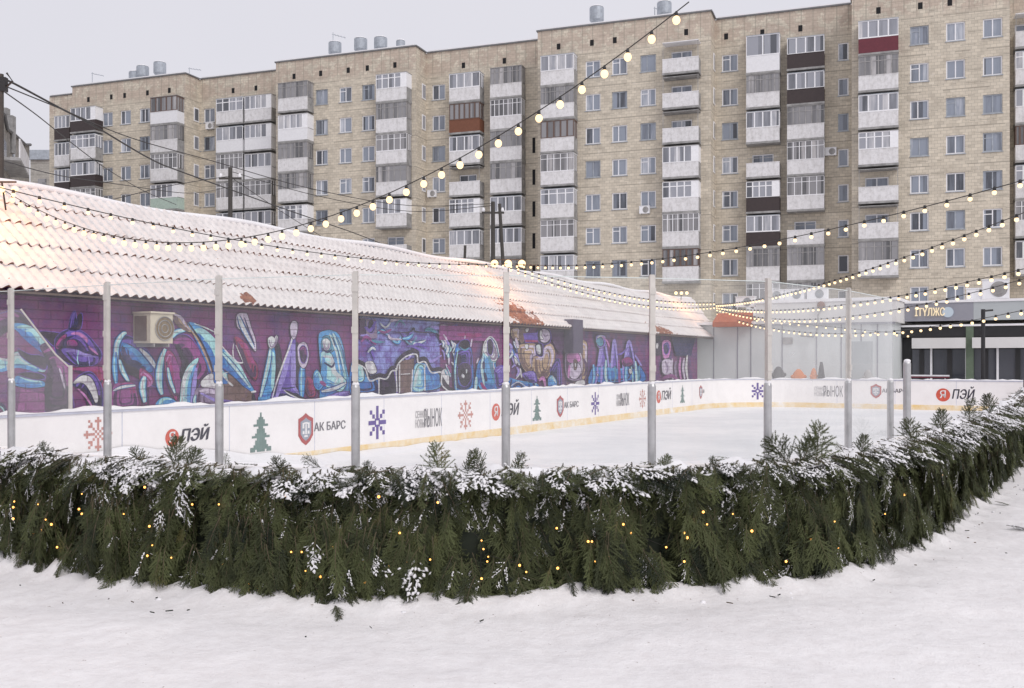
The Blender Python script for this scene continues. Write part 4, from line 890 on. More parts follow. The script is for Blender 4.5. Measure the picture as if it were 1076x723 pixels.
# balconies
for (u0,u1,n,rw) in bal:
    f=n-1.1; xa,xb=xu(u0,f),xu(u1,f)
    for i,c in enumerate(rw):
        zc=ZR[i]; kind,pan=c[0],c[1]; pm=M[PAN[pan]]
        if hid(u0,i): continue
        j=R_.uniform(-.04,.04); big=(u0==784 and i==0)
        zp0,zp1=zc-1.28,zc-.18+j; zt=zc+(1.30 if kind in 'FH' else 1.14)+j/2
        if big: zt+=.5; zp1+=.15
        mb=MB(); mb.box(xa-.03,xb+.03,f-.03,n-.004,zp0-.16,zp0-.002,1)
        mb.box(xa,xb,f,f+.06,zp0,zp1,0); mb.box(xa,xa+.06,f+.062,n-.003,zp0,zp1,0); mb.box(xb-.06,xb,f+.062,n-.003,zp0,zp1,0 if pan!='c' else 1)  # right side of concrete balconies takes the slab colour as painted shade
        if pan=='c': 
            for q in range(1,4): mb.box(xa+(xb-xa)*q/4-.02,xa+(xb-xa)*q/4+.02,f-.012,f-.001,zp0+.05,zp1-.05,2)
        mb.box(xa-.02,xb+.02,f-.02,f+.08,zp1+.001,zp1+.045,3 if R_.random()<.5 else 0)
        b=mb.build('balcony',[pm,M['slab'],M['concrete'],M['snow']],APT)
        zg=zp1+.047
        if kind=='O':
            mb=MB()
            if R_.random()<.6 or i==0:
                for x in (xa+.03,xb-.07): mb.box(x,x+.04,f+.01,f+.05,zg,zt,0)
                mb.box(xa,xb,f-.02,n-.004,zt,zt+.05,1)
            else:
                mb.box(xa+.1,xb-.1,f+.02,f+.04,zg+.35,zg+.38,0)
            mb.build('balcony_frame',[M['frame_grey'],M['white'] if i==0 else M['slab']],b); continue
        fm={'G':M['white'],'W':M['white'],'F':M['frame_grey'],'H':M['frame_brown']}[kind]
        if kind=='F' and R_.random()<.3: fm=M['white']
        th=.05 if kind in 'GWH' else .028; npan=4 if kind in 'GW' else R_.choice([5,6,7])
        if big: npan=2
        xr=xb-(.55 if kind=='W' and u1-u0>25 else 0)*(1 if R_.random()<.7 else 0)
        if kind=='H': th=.07
        mb=MB()
        for q in range(npan+1):
            x=xa+(xr-xa)*q/npan; mb.box(max(xa,x-th),min(xb,x+th),f,f+.05,zg,zt-th,0)
        mb.box(xa,xb,f,f+.055,zt-th,zt,0); mb.box(xa+th,xr-th,f+.004,f+.052,zg,zg+th,0)
        if kind=='F' or R_.random()<.2: mb.box(xa,xr,f+.006,f+.04,zt-.42,zt-.42+th*1.5,0)
        if xr<xb-.1: mb.box(xr+th,xb,f+.01,f+.045,zg,zt-th,0)
        for x in (xa,xb-.05):
            for y in (f+.4,f+.75): mb.box(x,x+.05,y,y+th*1.4,zg,zt,0)
            mb.box(x,x+.05,f+.057,n-.003,zt-th*2,zt-.003,0)
        if kind=='W': mb.box(xb-.045,xb-.004,f+.06,n-.003,zg,zt-.11,0)
        mb.box(xa-.02,xb+.02,f-.03,n-.003,zt+.002,zt+.045,1)
        fr=mb.build('glazing_frame',[fm,M['slab'] if kind!='G' else M['zinc']],b)
        mb=MB(); y=f+.03; mb.quad((xa+.02,y,zg),(xb-.02,y,zg),(xb-.02,y,zt-.02),(xa+.02,y,zt-.02)); mb.quad((xb-.03,y,zg),(xb-.03,n-.01,zg),(xb-.03,n-.01,zt-.02),(xb-.03,y,zt-.02)); mb.quad((xa+.03,n-.01,zg),(xa+.03,y,zg),(xa+.03,y,zt-.02),(xa+.03,n-.01,zt-.02))
        mb.build('glazing',M['bpane'] if kind in 'GW' else M['opane'],fr)
# narrow dark slits between stairwell windows
for i in range(2,8):
    x=xu(561,RN); mb=MB(); mb.box(x-.13,x+.13,RN-.02,RN-.002,ZR[i]-.6,ZR[i]+.75); mb.build('slot_window',M['hole'],APT)
# air conditioners on the facade
tx=Vector((DC,-DS,0)); outn=Vector((-DS,-DC,0))
for u,v,n,lab in [(678,221,0,'small white air conditioner below an upper right window of the middle section'),(873,160,RN,'white air conditioner beside the narrow windows right of the dark balconies'),(222,133,RN,'white air conditioner under a stairwell window left of the stacked balcony pair'),(455,204,RN,'white air conditioner under the stairwell window behind the bulb string')]:
    x=xu(u,n); Y=Yxn(x,n); c=Vector((PX+DC*x+DS*n,PY-DS*x+DC*n,zz(v,Y)-.3)); aircon('air_conditioner',c,tx,outn,.85,.6,.35,lab,'air conditioners',('white','frame_grey'))
# roof vents and aerials
vl=[(142,84,76,'squat roof vent at the left end of the block, left of the pair'),(150,83,70,'taller roof vent of the left pair'),(168,81,66,'wide roof vent right of the left pair'),(352,58,45,'leftmost roof vent above the second section'),(379,54,41,'roof vent second from left above the second section'),(400,52,40,'roof vent third from left above the second section, snow on top'),(421,50,43,'small roof vent at the right end of the second section'),(627,25,8,'large roof vent above the middle section'),(698,19,3,'roof vent above the middle section beside the bulb string')]
for (u,vb,vt,lab) in vl:
    n=2.5; x=xu(u,n); Y=Yxn(x,n); c=Vector((PX+DC*x+DS*n,PY-DS*x+DC*n,ZT-.1)); r=empty('roof_vent',tuple(c),0,lab,'roof vent','roof vents')
    H=zz(vt,Y)-ZT+.1; Rr=.62 if u!=421 else .42
    if u==627: Rr=.62
    mb=MB(); mb.lathe((0,0,0),[(.3,0),(.3,H*.5),(.25,H*.5+.1)],12); mb.build('duct',M['zinc'],r)
    mb=MB(); mb.lathe((0,0,0),[(Rr*.6,H*.42),(Rr,H*.55),(Rr,H-.06),(Rr*.85,H)],16); mb.build('drum',M['zinc'],r)
    mb=MB(); mb.lathe((0,0,0),[(Rr*.95,H+.002),(Rr*.8,H+.09),(.1,H+.12)],14); mb.build('snow_cap',M['snow'],r)
for (u,v1,lab) in [(97,75,'thin television aerial at the left end of the block'),(350,33,'thin television aerial above the leftmost roof vent of the second section'),(199,70,'short aerial near the first corner of the roof'),(688,6,'short aerial left of the right roof vent')]:
    n=3; x=xu(u,n); Y=Yxn(x,n); c=Vector((PX+DC*x+DS*n,PY-DS*x+DC*n,ZT-.1)); H=zz(v1,Y)-ZT
    r=empty('roof_aerial',tuple(c),0,lab,'aerial','aerials on the roof'); mb=MB(); mb.tube([(0,0,0),(0,0,H)],.035,5); mb.build('mast',M['zinc'],r)
    mb=MB(); mb.tube([(-.1,0,H*.95),(1.2,0,H*.85)],.025,4); 
    for q in range(4): mb.tube([(.2+q*.3,-.3,H*.93-q*.025*H),(.2+q*.3,.3,H*.93-q*.025*H)],.018,4)
    mb.build('boom',M['zinc'],r)

# other distant buildings at left
def simple_block(name,u0,u1,vt,vb,Y,dep,mat,label,slope=0):
    a=P(u0,vt,Y); b=P(u1,vt,Y); r=empty(name,(a.x,Y,0),0,label,'building'); W_=b.x-a.x; H=a.z; 
    return r,W_,H
r,W_,H=simple_block('apartment_building',-160,30,118,200,75,14,M['facade2'],'grey older block with stepped sloping roof at the far left edge')
# gable end wall facing right, receding away
hx=P(30,158,92); 
mb=MB(); a=P(-160,118,72); 
ptsb=[(-60,60),(-38.9,70),(-42.5,88)]
prof=[(60,22.0),(70,21.2),(76,18.8),(84,17.9),(92,17.2)]
# front wall then wall running back whose top steps down
q0=(P(-2,120,72).x,72); q1=(P(31,150,96).x,96)
N=8; tops=[(0,zz(117,72)),(.12,zz(118,74)),(.2,zz(134,76)),(.45,zz(141,82)),(.8,zz(150,90)),(1,zz(153,96))]
vs=[];fs=[]
for (q,z) in tops:
    x=q0[0]+(q1[0]-q0[0])*q; y=q0[1]+(q1[1]-q0[1])*q; vs+=[(x-r.location.x,y-r.location.y,0),(x-r.location.x,y-r.location.y,z)]
for i in range(len(tops)-1): fs.append((2*i,2*i+2,2*i+3,2*i+1))
mb.add(vs,fs); mb.quad((-30-q0[0]*0+q0[0]-r.location.x,q0[1]-r.location.y,0),(q0[0]-r.location.x,q0[1]-r.location.y,0),(q0[0]-r.location.x,q0[1]-r.location.y,tops[0][1]),(-30+q0[0]-r.location.x,q0[1]-r.location.y,tops[0][1]))
mb.build('wall',M['facade2'],r)
mb=MB(); pts=[(v[0]+.1,v[1],v[2]+.08) for v in vs[1::2]]; mb.tube(pts,.14,5,0); mb.build('roof_edge',M['cap'],r)
dirx=Vector((q1[0]-q0[0],q1[1]-q0[1],0)).normalized(); onx=Vector((dirx.y,-dirx.x,0))
def wallT(q): return Vector((q0[0]+(q1[0]-q0[0])*q-r.location.x,q0[1]+(q1[1]-q0[1])*q-r.location.y,0))
for (q,v,w_,h) in ((.15,162,2.2,2.2),(.42,166,1.6,2.0),(.62,170,1.4,1.8)):
    c=wallT(q); z=zz(v,q0[1]+(q1[1]-q0[1])*q)
    def T(x,y,z_,c=c,z=z): return tuple(c+dirx*x+onx*y+Vector((0,0,z+z_)))
    mb=MB(); mb.box(-w_/2,w_/2,.01,.06,-h/2,h/2,0,T); fr=mb.build('window',M['zinc'],r); mb=MB(); mb.box(-w_/2+.15,w_/2-.15,.065,.08,-h/2+.15,h/2-.15,0,T); mb.build('pane',M['pane'],fr)
c=wallT(.12); z=zz(177,76)
def T(x,y,z_): return tuple(c+dirx*x+onx*y+Vector((0,0,z+z_)))
mb=MB(); mb.box(-2.5,5,.01,1.4,0,.2,1,T); mb.box(-2.5,5,1.3,1.4,.2,1.6,0,T); mb.box(4.9,5,.01,1.3,.2,1.6,0,T); mb.build('balcony',[M['concrete'],M['slab']],r)
mb=MB(); mb.box(4,15,.01,1.6,-4.2,-4,0,T); mb.build('canopy',M['slab'],r)
for uu,vt in ((5,114),(11,122)):
    mb=MB(); x=P(uu,vt,80).x-r.location.x; zt=zz(vt,80); mb.box(x-.3,x+.3,80-r.location.y-.3,80-r.location.y+.3,zt-3,zt); mb.build('chimney',M['slab'],r)
a=P(32,158,130); b=P(62,158,130); r=empty('apartment_building',(a.x,130,0),0,'small distant grey block between the old block and the sand coloured one','building')
mb=MB(); mb.box(0,b.x-a.x,0,10,0,zz(168,130),0); mb.build('wall',M['facade2'],r); mb=MB(); mb.box(-.2,b.x-a.x+.2,-.3,10,zz(168,130)+.01,zz(158,130),0); mb.build('roof',M['zinc'],r)
for dx in (1.0,2.6):
  for dz in (196,): 
    mb=MB(); mb.box(dx,dx+1.1,-.05,-.01,zz(dz,130)-1,zz(dz,130)+1,0); mb.build('window',M['opane'],r)

# ------------------------------------------------------------------ pale pavilion behind the far board
SP=41.2
def sp(u,v,off=0): 
    r_,Y=r_on_s(u,SP+off); return RS(r_,SP+off,zz(v,Y))
c0=sp(850,397); PV=empty('site_cabin',(c0.x,c0.y,0),0,'pale panelled cabin building behind the far end of the ice','cabin')
def pl_(v): return tuple(Vector(v)-PV.location)
ra=r_on_s(728,SP)[0]; rb=r_on_s(938,SP)[0]; zl=3.35; zh=4.2
def TP(x,y,z): return pl_(RS(x,SP+y,z))
mb=MB(); mb.box(ra,rb,0,6,0,zl,0,TP); mb.build('wall',M['pale_panel'],PV)
mb=MB(); mb.box(r_on_s(795,SP)[0],rb+.15,-.12,6,zl+.004,zh,0,TP); mb.build('parapet',M['off_white'],PV)
mb=MB(); mb.box(ra,r_on_s(795,SP)[0]-.01,-.25,6,zl+.004,zl+.12,0,TP); mb.box(r_on_s(795,SP)[0],rb+.2,-.16,6.1,zh+.004,zh+.13,0,TP); mb.build('roof_snow',M['snow'],PV)
mb=MB(); 
for u in (750,775,789,822,858,884,905,922):
    x=r_on_s(u,SP)[0]; mb.box(x-.022,x+.022,-.02,-.002,0,zl-.05,0,TP)
mb.build('panel_seam',M['sign_grey'],PV)
mb=MB(); mb.box(r_on_s(800,SP)[0],rb+.1,-.16,-.125,3.28,3.34,0,TP); mb.build('gutter',M['sign_grey'],PV)
x=r_on_s(828,SP)[0]; z=zz(358,41); mb=MB(); mb.box(x-.19,x+.19,-.05,-.003,z-.13,z+.13,0,TP); mb.build('wall_vent',M['frame_grey'],PV)
x=r_on_s(903,SP)[0]; mb=MB(); mb.box(x-.5,x+.5,-.04,-.003,0.1,2.6,0,TP); mb.build('door',M['sign_pale'],PV)
mb=MB(); x0,x1=r_on_s(864,SP)[0],r_on_s(850,SP)[0]; mb.tube([TP(x0,-.2,3.9),TP(x0-.12,-.2,3.7),TP(x0-.15,-.2,3.1),TP(x0-.3,-.2,2.8),TP(x1-.3,-.2,2.85)],.03,5); mb.build('flexible_pipe',M['frame_grey'],PV)
mb=MB(); mb.ball(TP(x0,-.25,4.05),.17,0,8,6); mb.build('pipe_cowl',M['p_b'],PV)
# awning
ra2,rb2=r_on_s(751,SP-.5)[0],r_on_s(788,SP-.5)[0]; AW=empty('awning',tuple(RS(ra2,SP,0)),0,'red awning on the pale cabin just right of the tiled roof','awning')
def TA(x,y,z): return tuple(RS(x,SP+y,z)-AW.location)
mb=MB(); mb.add([TA(ra2,-.8,3.25),TA(rb2,-.8,3.25),TA(rb2,-.8,3.45),TA(ra2,-.8,3.45),TA(rb2,-.03,3.85),TA(ra2,-.03,3.85),TA(ra2,-.03,3.25),TA(rb2,-.03,3.25)],[(0,1,2,3),(3,2,4,5),(0,3,5,6),(1,7,4,2),(0,6,7,1)]); mb.build('canopy',M['awning'],AW)
# air con units on the cabin roof
for u,lab in ((812,'left air conditioner of the row on the pale cabin roof'),(833,'middle air conditioner of the row on the pale cabin roof'),(857,'right air conditioner of the row on the pale cabin roof'),(781,'air conditioner on the pale cabin roof above the red awning')):
    x=r_on_s(u,SP)[0]; aircon('air_conditioner',RS(x,SP+.6,zh+.14 if u>800 else zh-.1),RS(1,0),RS(0,-1),.80,.42,.35,lab,'air conditioners',('white','zinc'))
# heaps behind the far board
def heap(name,u,w,h,col,label,parts=5,cone=False):
    x=r_on_s(u,39.6)[0]; c=RS(x,39.6,0); mb=MB(); H=1.13+h
    if cone: mb.lathe((0,0,0),[(w*1.1,0),(w*.8,H*.5),(w*.45,H*.85),(.05,H)],10)
    else:
        mb.lathe((0,0,0),[(w*.7,0),(w*.9,H*.6),(w*.95,H*.78),(w*.72,H*.9),(w*.35,H*.98),(.03,H)],12)
        for q in range(parts): mb.ball((w*(-.8+1.6*q/max(1,parts-1)),-.05,(.80+.06*(q%2))*H),w*.38,0,10,7,(1,.8,.8),.04)
    o=mb.build(name,M[col],smooth=True); o.location=c; o.scale=(1,.6,1); tag(o,label,'skating aid'); return o
heap('skating_aid',839,.27,.38,'orange','rounded orange skating aid standing behind the far board, the left orange one')
heap('skating_aid',855,.15,.42,'orange','slim orange skating aid behind the far board, beside the dark pointed one',3)
heap('skating_aid',863,.22,.66,'dark_cloth','dark pointed skating aid right of the orange ones',3,True)
heap('skating_aid',818,.26,.48,'dark_cloth','dark rounded skating aid left of the orange ones')
heap('skating_aid',912,.20,.36,'frame_grey','small grey rounded skating aid by the cabin door')

# ------------------------------------------------------------------ shop at the right
SS=43.5
rs0=r_on_s(945,SS)[0]; rs1=r_on_s(1180,SS)[0]; cS=RS(rs0,SS,0); SH=empty('shop',tuple(cS),0,'low shop with grey fascia and lit sign above dark display windows','shop')
def TS(x,y,z): return tuple(RS(x,SS+y,z)-cS)
Ysh=r_on_s(1005,SS)[1]
def zs(v): return zz(v,Ysh)
mb=MB(); mb.box(rs0,rs1,.35,7,0,zs(350),0,TS); mb.build('wall',M['black'],SH)
mb=MB(); xm=r_on_s(1023,SS)[0]; mb.box(rs0-.2,xm,-.1,7,zs(337),zs(318),0,TS); mb.box(xm+.003,rs1,-.1,7,zs(337),zs(318),1,TS); mb.build('fascia',[M['sign_grey'],M['sign_pale']],SH)
mb=MB(); mb.box(rs0-.25,rs1,-.14,7.1,zs(318)+.003,zs(318)+.1,0,TS); mb.box(rs0,rs1,-.06,-.0,zs(343),zs(341),0,TS); mb.build('roof_snow',M['snow'],SH)
mb=MB(); mb.box(rs0,rs1,0,.3,zs(354),zs(343)-.003,0,TS); mb.build('dark_band',M['black'],SH)
x0,x1=r_on_s(959,SS)[0],r_on_s(1015,SS)[0]; x2=r_on_s(1022,SS)[0]
mb=MB(); mb.box(x0,x1,-.3,-.02,zs(366),zs(355),0,TS); mb.box(x2,rs1,-.3,-.02,zs(366),zs(355),0,TS); mb.build('blind',M['off_white'],SH)
for a,b in ((958,978),(980,1015),(1023,1048),(1049,1090)):
    xa,xb=r_on_s(a,SS)[0],r_on_s(b,SS)[0]; mb=MB(); mb.box(xa,xb,.2,.25,.3,zs(367),0,TS); w_=mb.build('shop_window',M['shopglass'],SH)
    mb=MB(); mb.box(xb-.04,xb+.04,.14,.198,.3,zs(366),0,TS); xm_=(xa+xb)/2; mb.box(xm_-.09,xm_+.09,.14,.198,.3,zs(367),1,TS); mb.build('mullion',[M['white'],M['black']],w_)
mb=MB(); xg=r_on_s(1019,SS)[0]; mb.box(xg-.14,xg+.14,-.05,.12,0,zs(343),0,TS); mb.build('pier',M['green_strip'],SH)
o=textmesh('ІТҮЛЖС',.44,'sign_lettering',M['sign_lit'],SH,0,.010,.02); xs_=r_on_s(977,SS-.14)[0]
mat=Matrix.Identity(4); ex=RS(1,0); ey=RS(0,1); p_=Vector(TS(xs_,-.16,zs(328)))
for i in range(3): mat[i][0]=ex[i]; mat[i][1]=ey[i]; mat[i][2]=(0,0,1)[i]; mat[i][3]=p_[i]
o.matrix_local=mat@Matrix.Diagonal((.62,1,1,1))
mb=MB(); xd=r_on_s(996,SS-.15)[0]; c_=TS(xd,-.15,zs(328)); n=18; mb.add([tuple(Vector(c_)+ex*(.21*math.cos(a*2*math.pi/n))+Vector((0,0,.21*math.sin(a*2*math.pi/n)))) for a in range(n)],[tuple(range(n))]); mb.build('sign_disc',M['sign_blue'],SH)
# AC and box on shop roof
for u,lab in ((1046,'white air conditioner with round fan on the shop roof'),):
    aircon('air_conditioner',RS(r_on_s(u,SS)[0],SS+.5,zs(318)+.12),RS(1,0),RS(0,-1),.95,.75,.4,lab,'air conditioners',('white','frame_grey'))
mb=MB(); x=r_on_s(1028,SS)[0]; mb.box(-.45,.45,-.3,.3,0,.42); mb.box(-.47,.47,-.32,.32,.422,.47,1); mb.box(-.3,-.25,-.3,-.31,.1,.32,1); o=mb.build('roof_cabinet',[M['white'],M['snow']]); o.location=RS(x,SS+.5,zs(318)+.11); o.rotation_euler=(0,0,-math.atan2(A1,A2)); tag(o,'white metal cabinet on the shop roof beside the air conditioner','cabinet')
# lamp post in front of the shop
pp=P(1033,400,36); LPm=empty('lamp_post',(pp.x,pp.y,0),0,'thin black post standing before the shop at the right','lamp post'); zt=zz(325,36)
mb=MB(); mb.tube([(0,0,0),(0,0,zt)],.075,8); mb.build('pole',M['black'],LPm); mb=MB(); mb.tube([(0,0,zt-.06),(.35,0,zt-.03)],.04,6); mb.build('arm',M['black'],LPm)
# red white barrier lying behind far board
x=r_on_s(975,40.6)[0]; BRR=empty('folding_barrier',tuple(RS(x,40.6,0)),-math.atan2(A1,A2),'low red and white barrier behind the far board in front of the shop','barrier')
mb=MB(); mb.box(-.75,.75,-.03,.03,1.18,1.24,1); mb.box(-.75,.75,-.03,.03,1.243,1.30,0); mb.build('plank',[M['white'],M['p_r']],BRR)
for q in (-.6,.6): mb=MB(); mb.tube([(q,-.25,0),(q,0,1.18),(q,.25,0)],.025,6); mb.build('leg',M['alu'],BRR)

# ------------------------------------------------------------------ poles and cables
def pole(u,vt,Y,rad,label,arm=True,lean=0,strut=None):
    b=P(u,V0,Y); r=empty('utility_pole',(b.x,Y,0),0,label,'utility pole','utility poles'); zt=zz(vt,Y)
    mb=MB(); mb.tube([(0,0,0),(lean,0,zt)],[rad*1.2,rad*.85],8); mb.build('pole',M['wood_pole'],r)
    if strut: mb=MB(); mb.tube([(strut,0,0),(.35*strut,0,zt*.99)],[rad,rad*.7],7); mb.build('strut',M['wood_pole'],r)
    if arm:
        mb=MB(); mb.box(-.45,.45,-.04,.04,zt-.48,zt-.40); mb.build('crossarm',M['wood_pole'],r)
        for q in (-.38,.38): mb=MB(); mb.lathe((q,0,zt-.40),[(.05,0),(.07,.06),(.04,.16)],8); mb.build('insulator',M['white'],r)
    return r
POLE0=pole(1,78,17,.055,'dark utility pole at the left edge where the cables meet',False)
mb=MB(); 
zt=zz(78,17)
mb.box(-.05,.10,-.05,.05,zt-.30,zt-.06); mb.tube([(-.05,0,zt-.35),(.20,0,zt-.12),(.10,0,zt+.02)],.018,6); mb.build('cable_bracket',M['black'],POLE0)
pole(242,176,40,.10,'dark pole rising behind the roof in front of the second stairwell')
pole(518,212,40,.095,'dark pole with slanted strut behind the middle of the roof',True,0,.75)
pole(482,258,38,.06,'short thin leaning pole left of the strutted pole',False,.25)
def cable(pts,Ys,rad,label,extra=6):
    q=catmull([P(u,v,Y) for (u,v),Y in zip(pts,Ys)],8); mb=MB(); mb.tube(q,rad,5); o=mb.build('overhead_cable',M['cable']); tag(o,label,'cable','overhead cables'); return o
cable([(4,84),(15,88),(60,112),(100,133),(160,168),(200,184),(300,220),(375,246),(420,264)],[17,17.3,19,21,25,28,36,42,46],.020,'thick twisted cable sloping from the left pole across the block')
cable([(4,90),(63,114),(138,145),(226,170),(330,199),(430,216),(518,214)],[17,19,23,27,32,36,40],.012,'upper thin cable from the left pole to the strutted pole')
cable([(4,96),(40,122),(75,150),(110,176),(150,200),(185,215)],[17,20,24,28,33,38],.012,'steep thin cable dropping from the left pole behind the roof')
cable([(0,168),(60,184),(120,193),(200,203),(242,196)],[17,22,27,34,40],.011,'low thin cable reaching the pole behind the roof')
cable([(242,180),(330,205),(430,222),(518,216)],[40,40,40,40],.013,'cable between the two dark poles behind the roof')
cable([(242,186),(300,225),(360,262)],[40,42,44],.013,'cable running down from the second pole to the right')
cable([(242,185),(180,195),(100,214),(50,222)],[40,34,26,22],.013,'cable running down from the second pole to the left')

# ------------------------------------------------------------------ string lights
bm_near=MB(); bm_near.ball((0,0,-.07),.034,0,10,7,(1,1,1.12)); BULB=bm_near.build('bulb',M['bulb'],smooth=True)
sk=MB(); sk.lathe((0,0,-.04),[(.015,0),(.016,.022),(.009,.045)],8); SOCK=sk.build('socket',M['black'],smooth=True)
fb=MB(); fb.ball((0,0,-.060),.033,0,7,5); fb.lathe((0,0,-.035),[(.026,0),(.020,.055)],5,1); FBULB=fb.build('bulb',[M['bulb_far'],M['black']],smooth=True)
protos=[BULB,SOCK,FBULB]
def string(a,b,mid,sp_,label,near=False,sag=None,scale=1.0,group='strings of warm bulbs over the rink'):
    A_=P(*a);B_=P(*b); L=(B_-A_).length
    # find t where projected u == mid u
    best=min(np.linspace(0.02,.98,400),key=lambda t:abs(U0+F_*(A_.x+(B_.x-A_.x)*t)/(A_.y+(B_.y-A_.y)*t)-mid[0]))
    p=A_.lerp(B_,best); z=zz(mid[1],p.y); sg=(p.z-z)/(4*best*(1-best))
    def at(t): q=A_.lerp(B_,t); q.z-=4*sg*t*(1-t); return q
    r=empty('string_lights',tuple(A_),0,label,'string lights',group)
    n=40; mb=MB(); mb.tube([at(i/n)-A_ for i in range(n+1)],.006 if near else .008,4); mb.build('cord',M['cable'],r)
    nb=min(99,int(L/sp_)); step=1/nb
    for i in range(nb):
        t=(i+.5)*step; q=at(t)-A_
        if near:
            o=BULB.copy(); C.objects.link(o); o.parent=r; o.location=q; o.scale=(scale,)*3
            s2=SOCK.copy(); C.objects.link(s2); s2.parent=o
        else:
            o=FBULB.copy(); C.objects.link(o); o.parent=r; o.location=q; o.scale=(scale,)*3
    return r
string((724,2,9),(0,197,16),(200,255),.25,'thick string of large round bulbs swooping from top right down to the left roof corner',True,scale=1.08)
string((0,197,15),(533,277,27.5),(175,238),.42,'string of bulbs running along the tiled roof from the left corner to its middle',scale=1.0)
string((533,277,29.5),(1115,178,14),(845,247),.42,'string of bulbs crossing low before the block from the roof middle to the right edge',scale=1.1)
string((533,277,29.5),(752,318,44),(630,305),.40,'upper string of bulbs hugging the right part of the tiled roof',scale=1.1)
string((533,280,29.5),(752,322,44),(640,314),.40,'lower string of bulbs hugging the right part of the tiled roof',scale=1.1)
string((752,320,44),(1110,210,15),(945,272),.50,'highest string of bulbs fanning out from the far roof corner to the right edge',scale=1.15)
string((752,322,44),(1110,274,17),(921,315),.50,'second highest string of bulbs fanning out from the far roof corner',scale=1.15)
string((752,324,44),(1110,283,19),(925,328),.50,'third string of bulbs fanning out from the far roof corner',scale=1.15)
string((752,328,44),(1110,318,21),(907,350),.48,'lowest string of bulbs fanning out, passing in front of the shop sign',scale=1.15)
string((752,331,43),(960,352,34),(850,341),.45,'short low string of bulbs along the pale cabin wall',scale=1.1)
for o in protos: bpy.data.objects.remove(o)
# lit lamps on the roof: middle and left corner
def lampcluster(u,v,Y,label,W_,n=3,rr=.11,ds=.36):
    c=P(u,v,Y); r=empty('cluster_lamp',tuple(c),0,label,'lamp','clusters of big lamps on the roof')
    mb=MB(); mb.box(-ds*1.1,ds*1.1,-.012,.012,.10,.125); mb.tube([(0,0,.11),(0,.12,-.3)],.015,6); mb.build('bracket',M['black'],r)
    for i in range(n):
        mb=MB(); mb.ball(((i-(n-1)/2)*ds,0,0),rr*.85,0,12,8); mb.build('bulb',M['bulb_far'],r,smooth=True)
    l=bpy.data.lights.new('lamp_light','POINT'); l.energy=W_; l.color=(1,.40,.11); l.shadow_soft_size=.4; lo=bpy.data.objects.new('lamp_light',l); C.objects.link(lo); lo.parent=r; lo.location=(.1,-1.1,.1)
    return r
lampcluster(534,277,29.2,'three large warm lamps on a pole at the middle of the tiled roof',60,3,.13,.40)
lampcluster(2,199,15.3,'large warm lamps at the left corner of the tiled roof',95,3,.055,.2)
lampcluster(716,308,44,'warm lamps near the right end of the tiled roof',45,3,.085,.24)

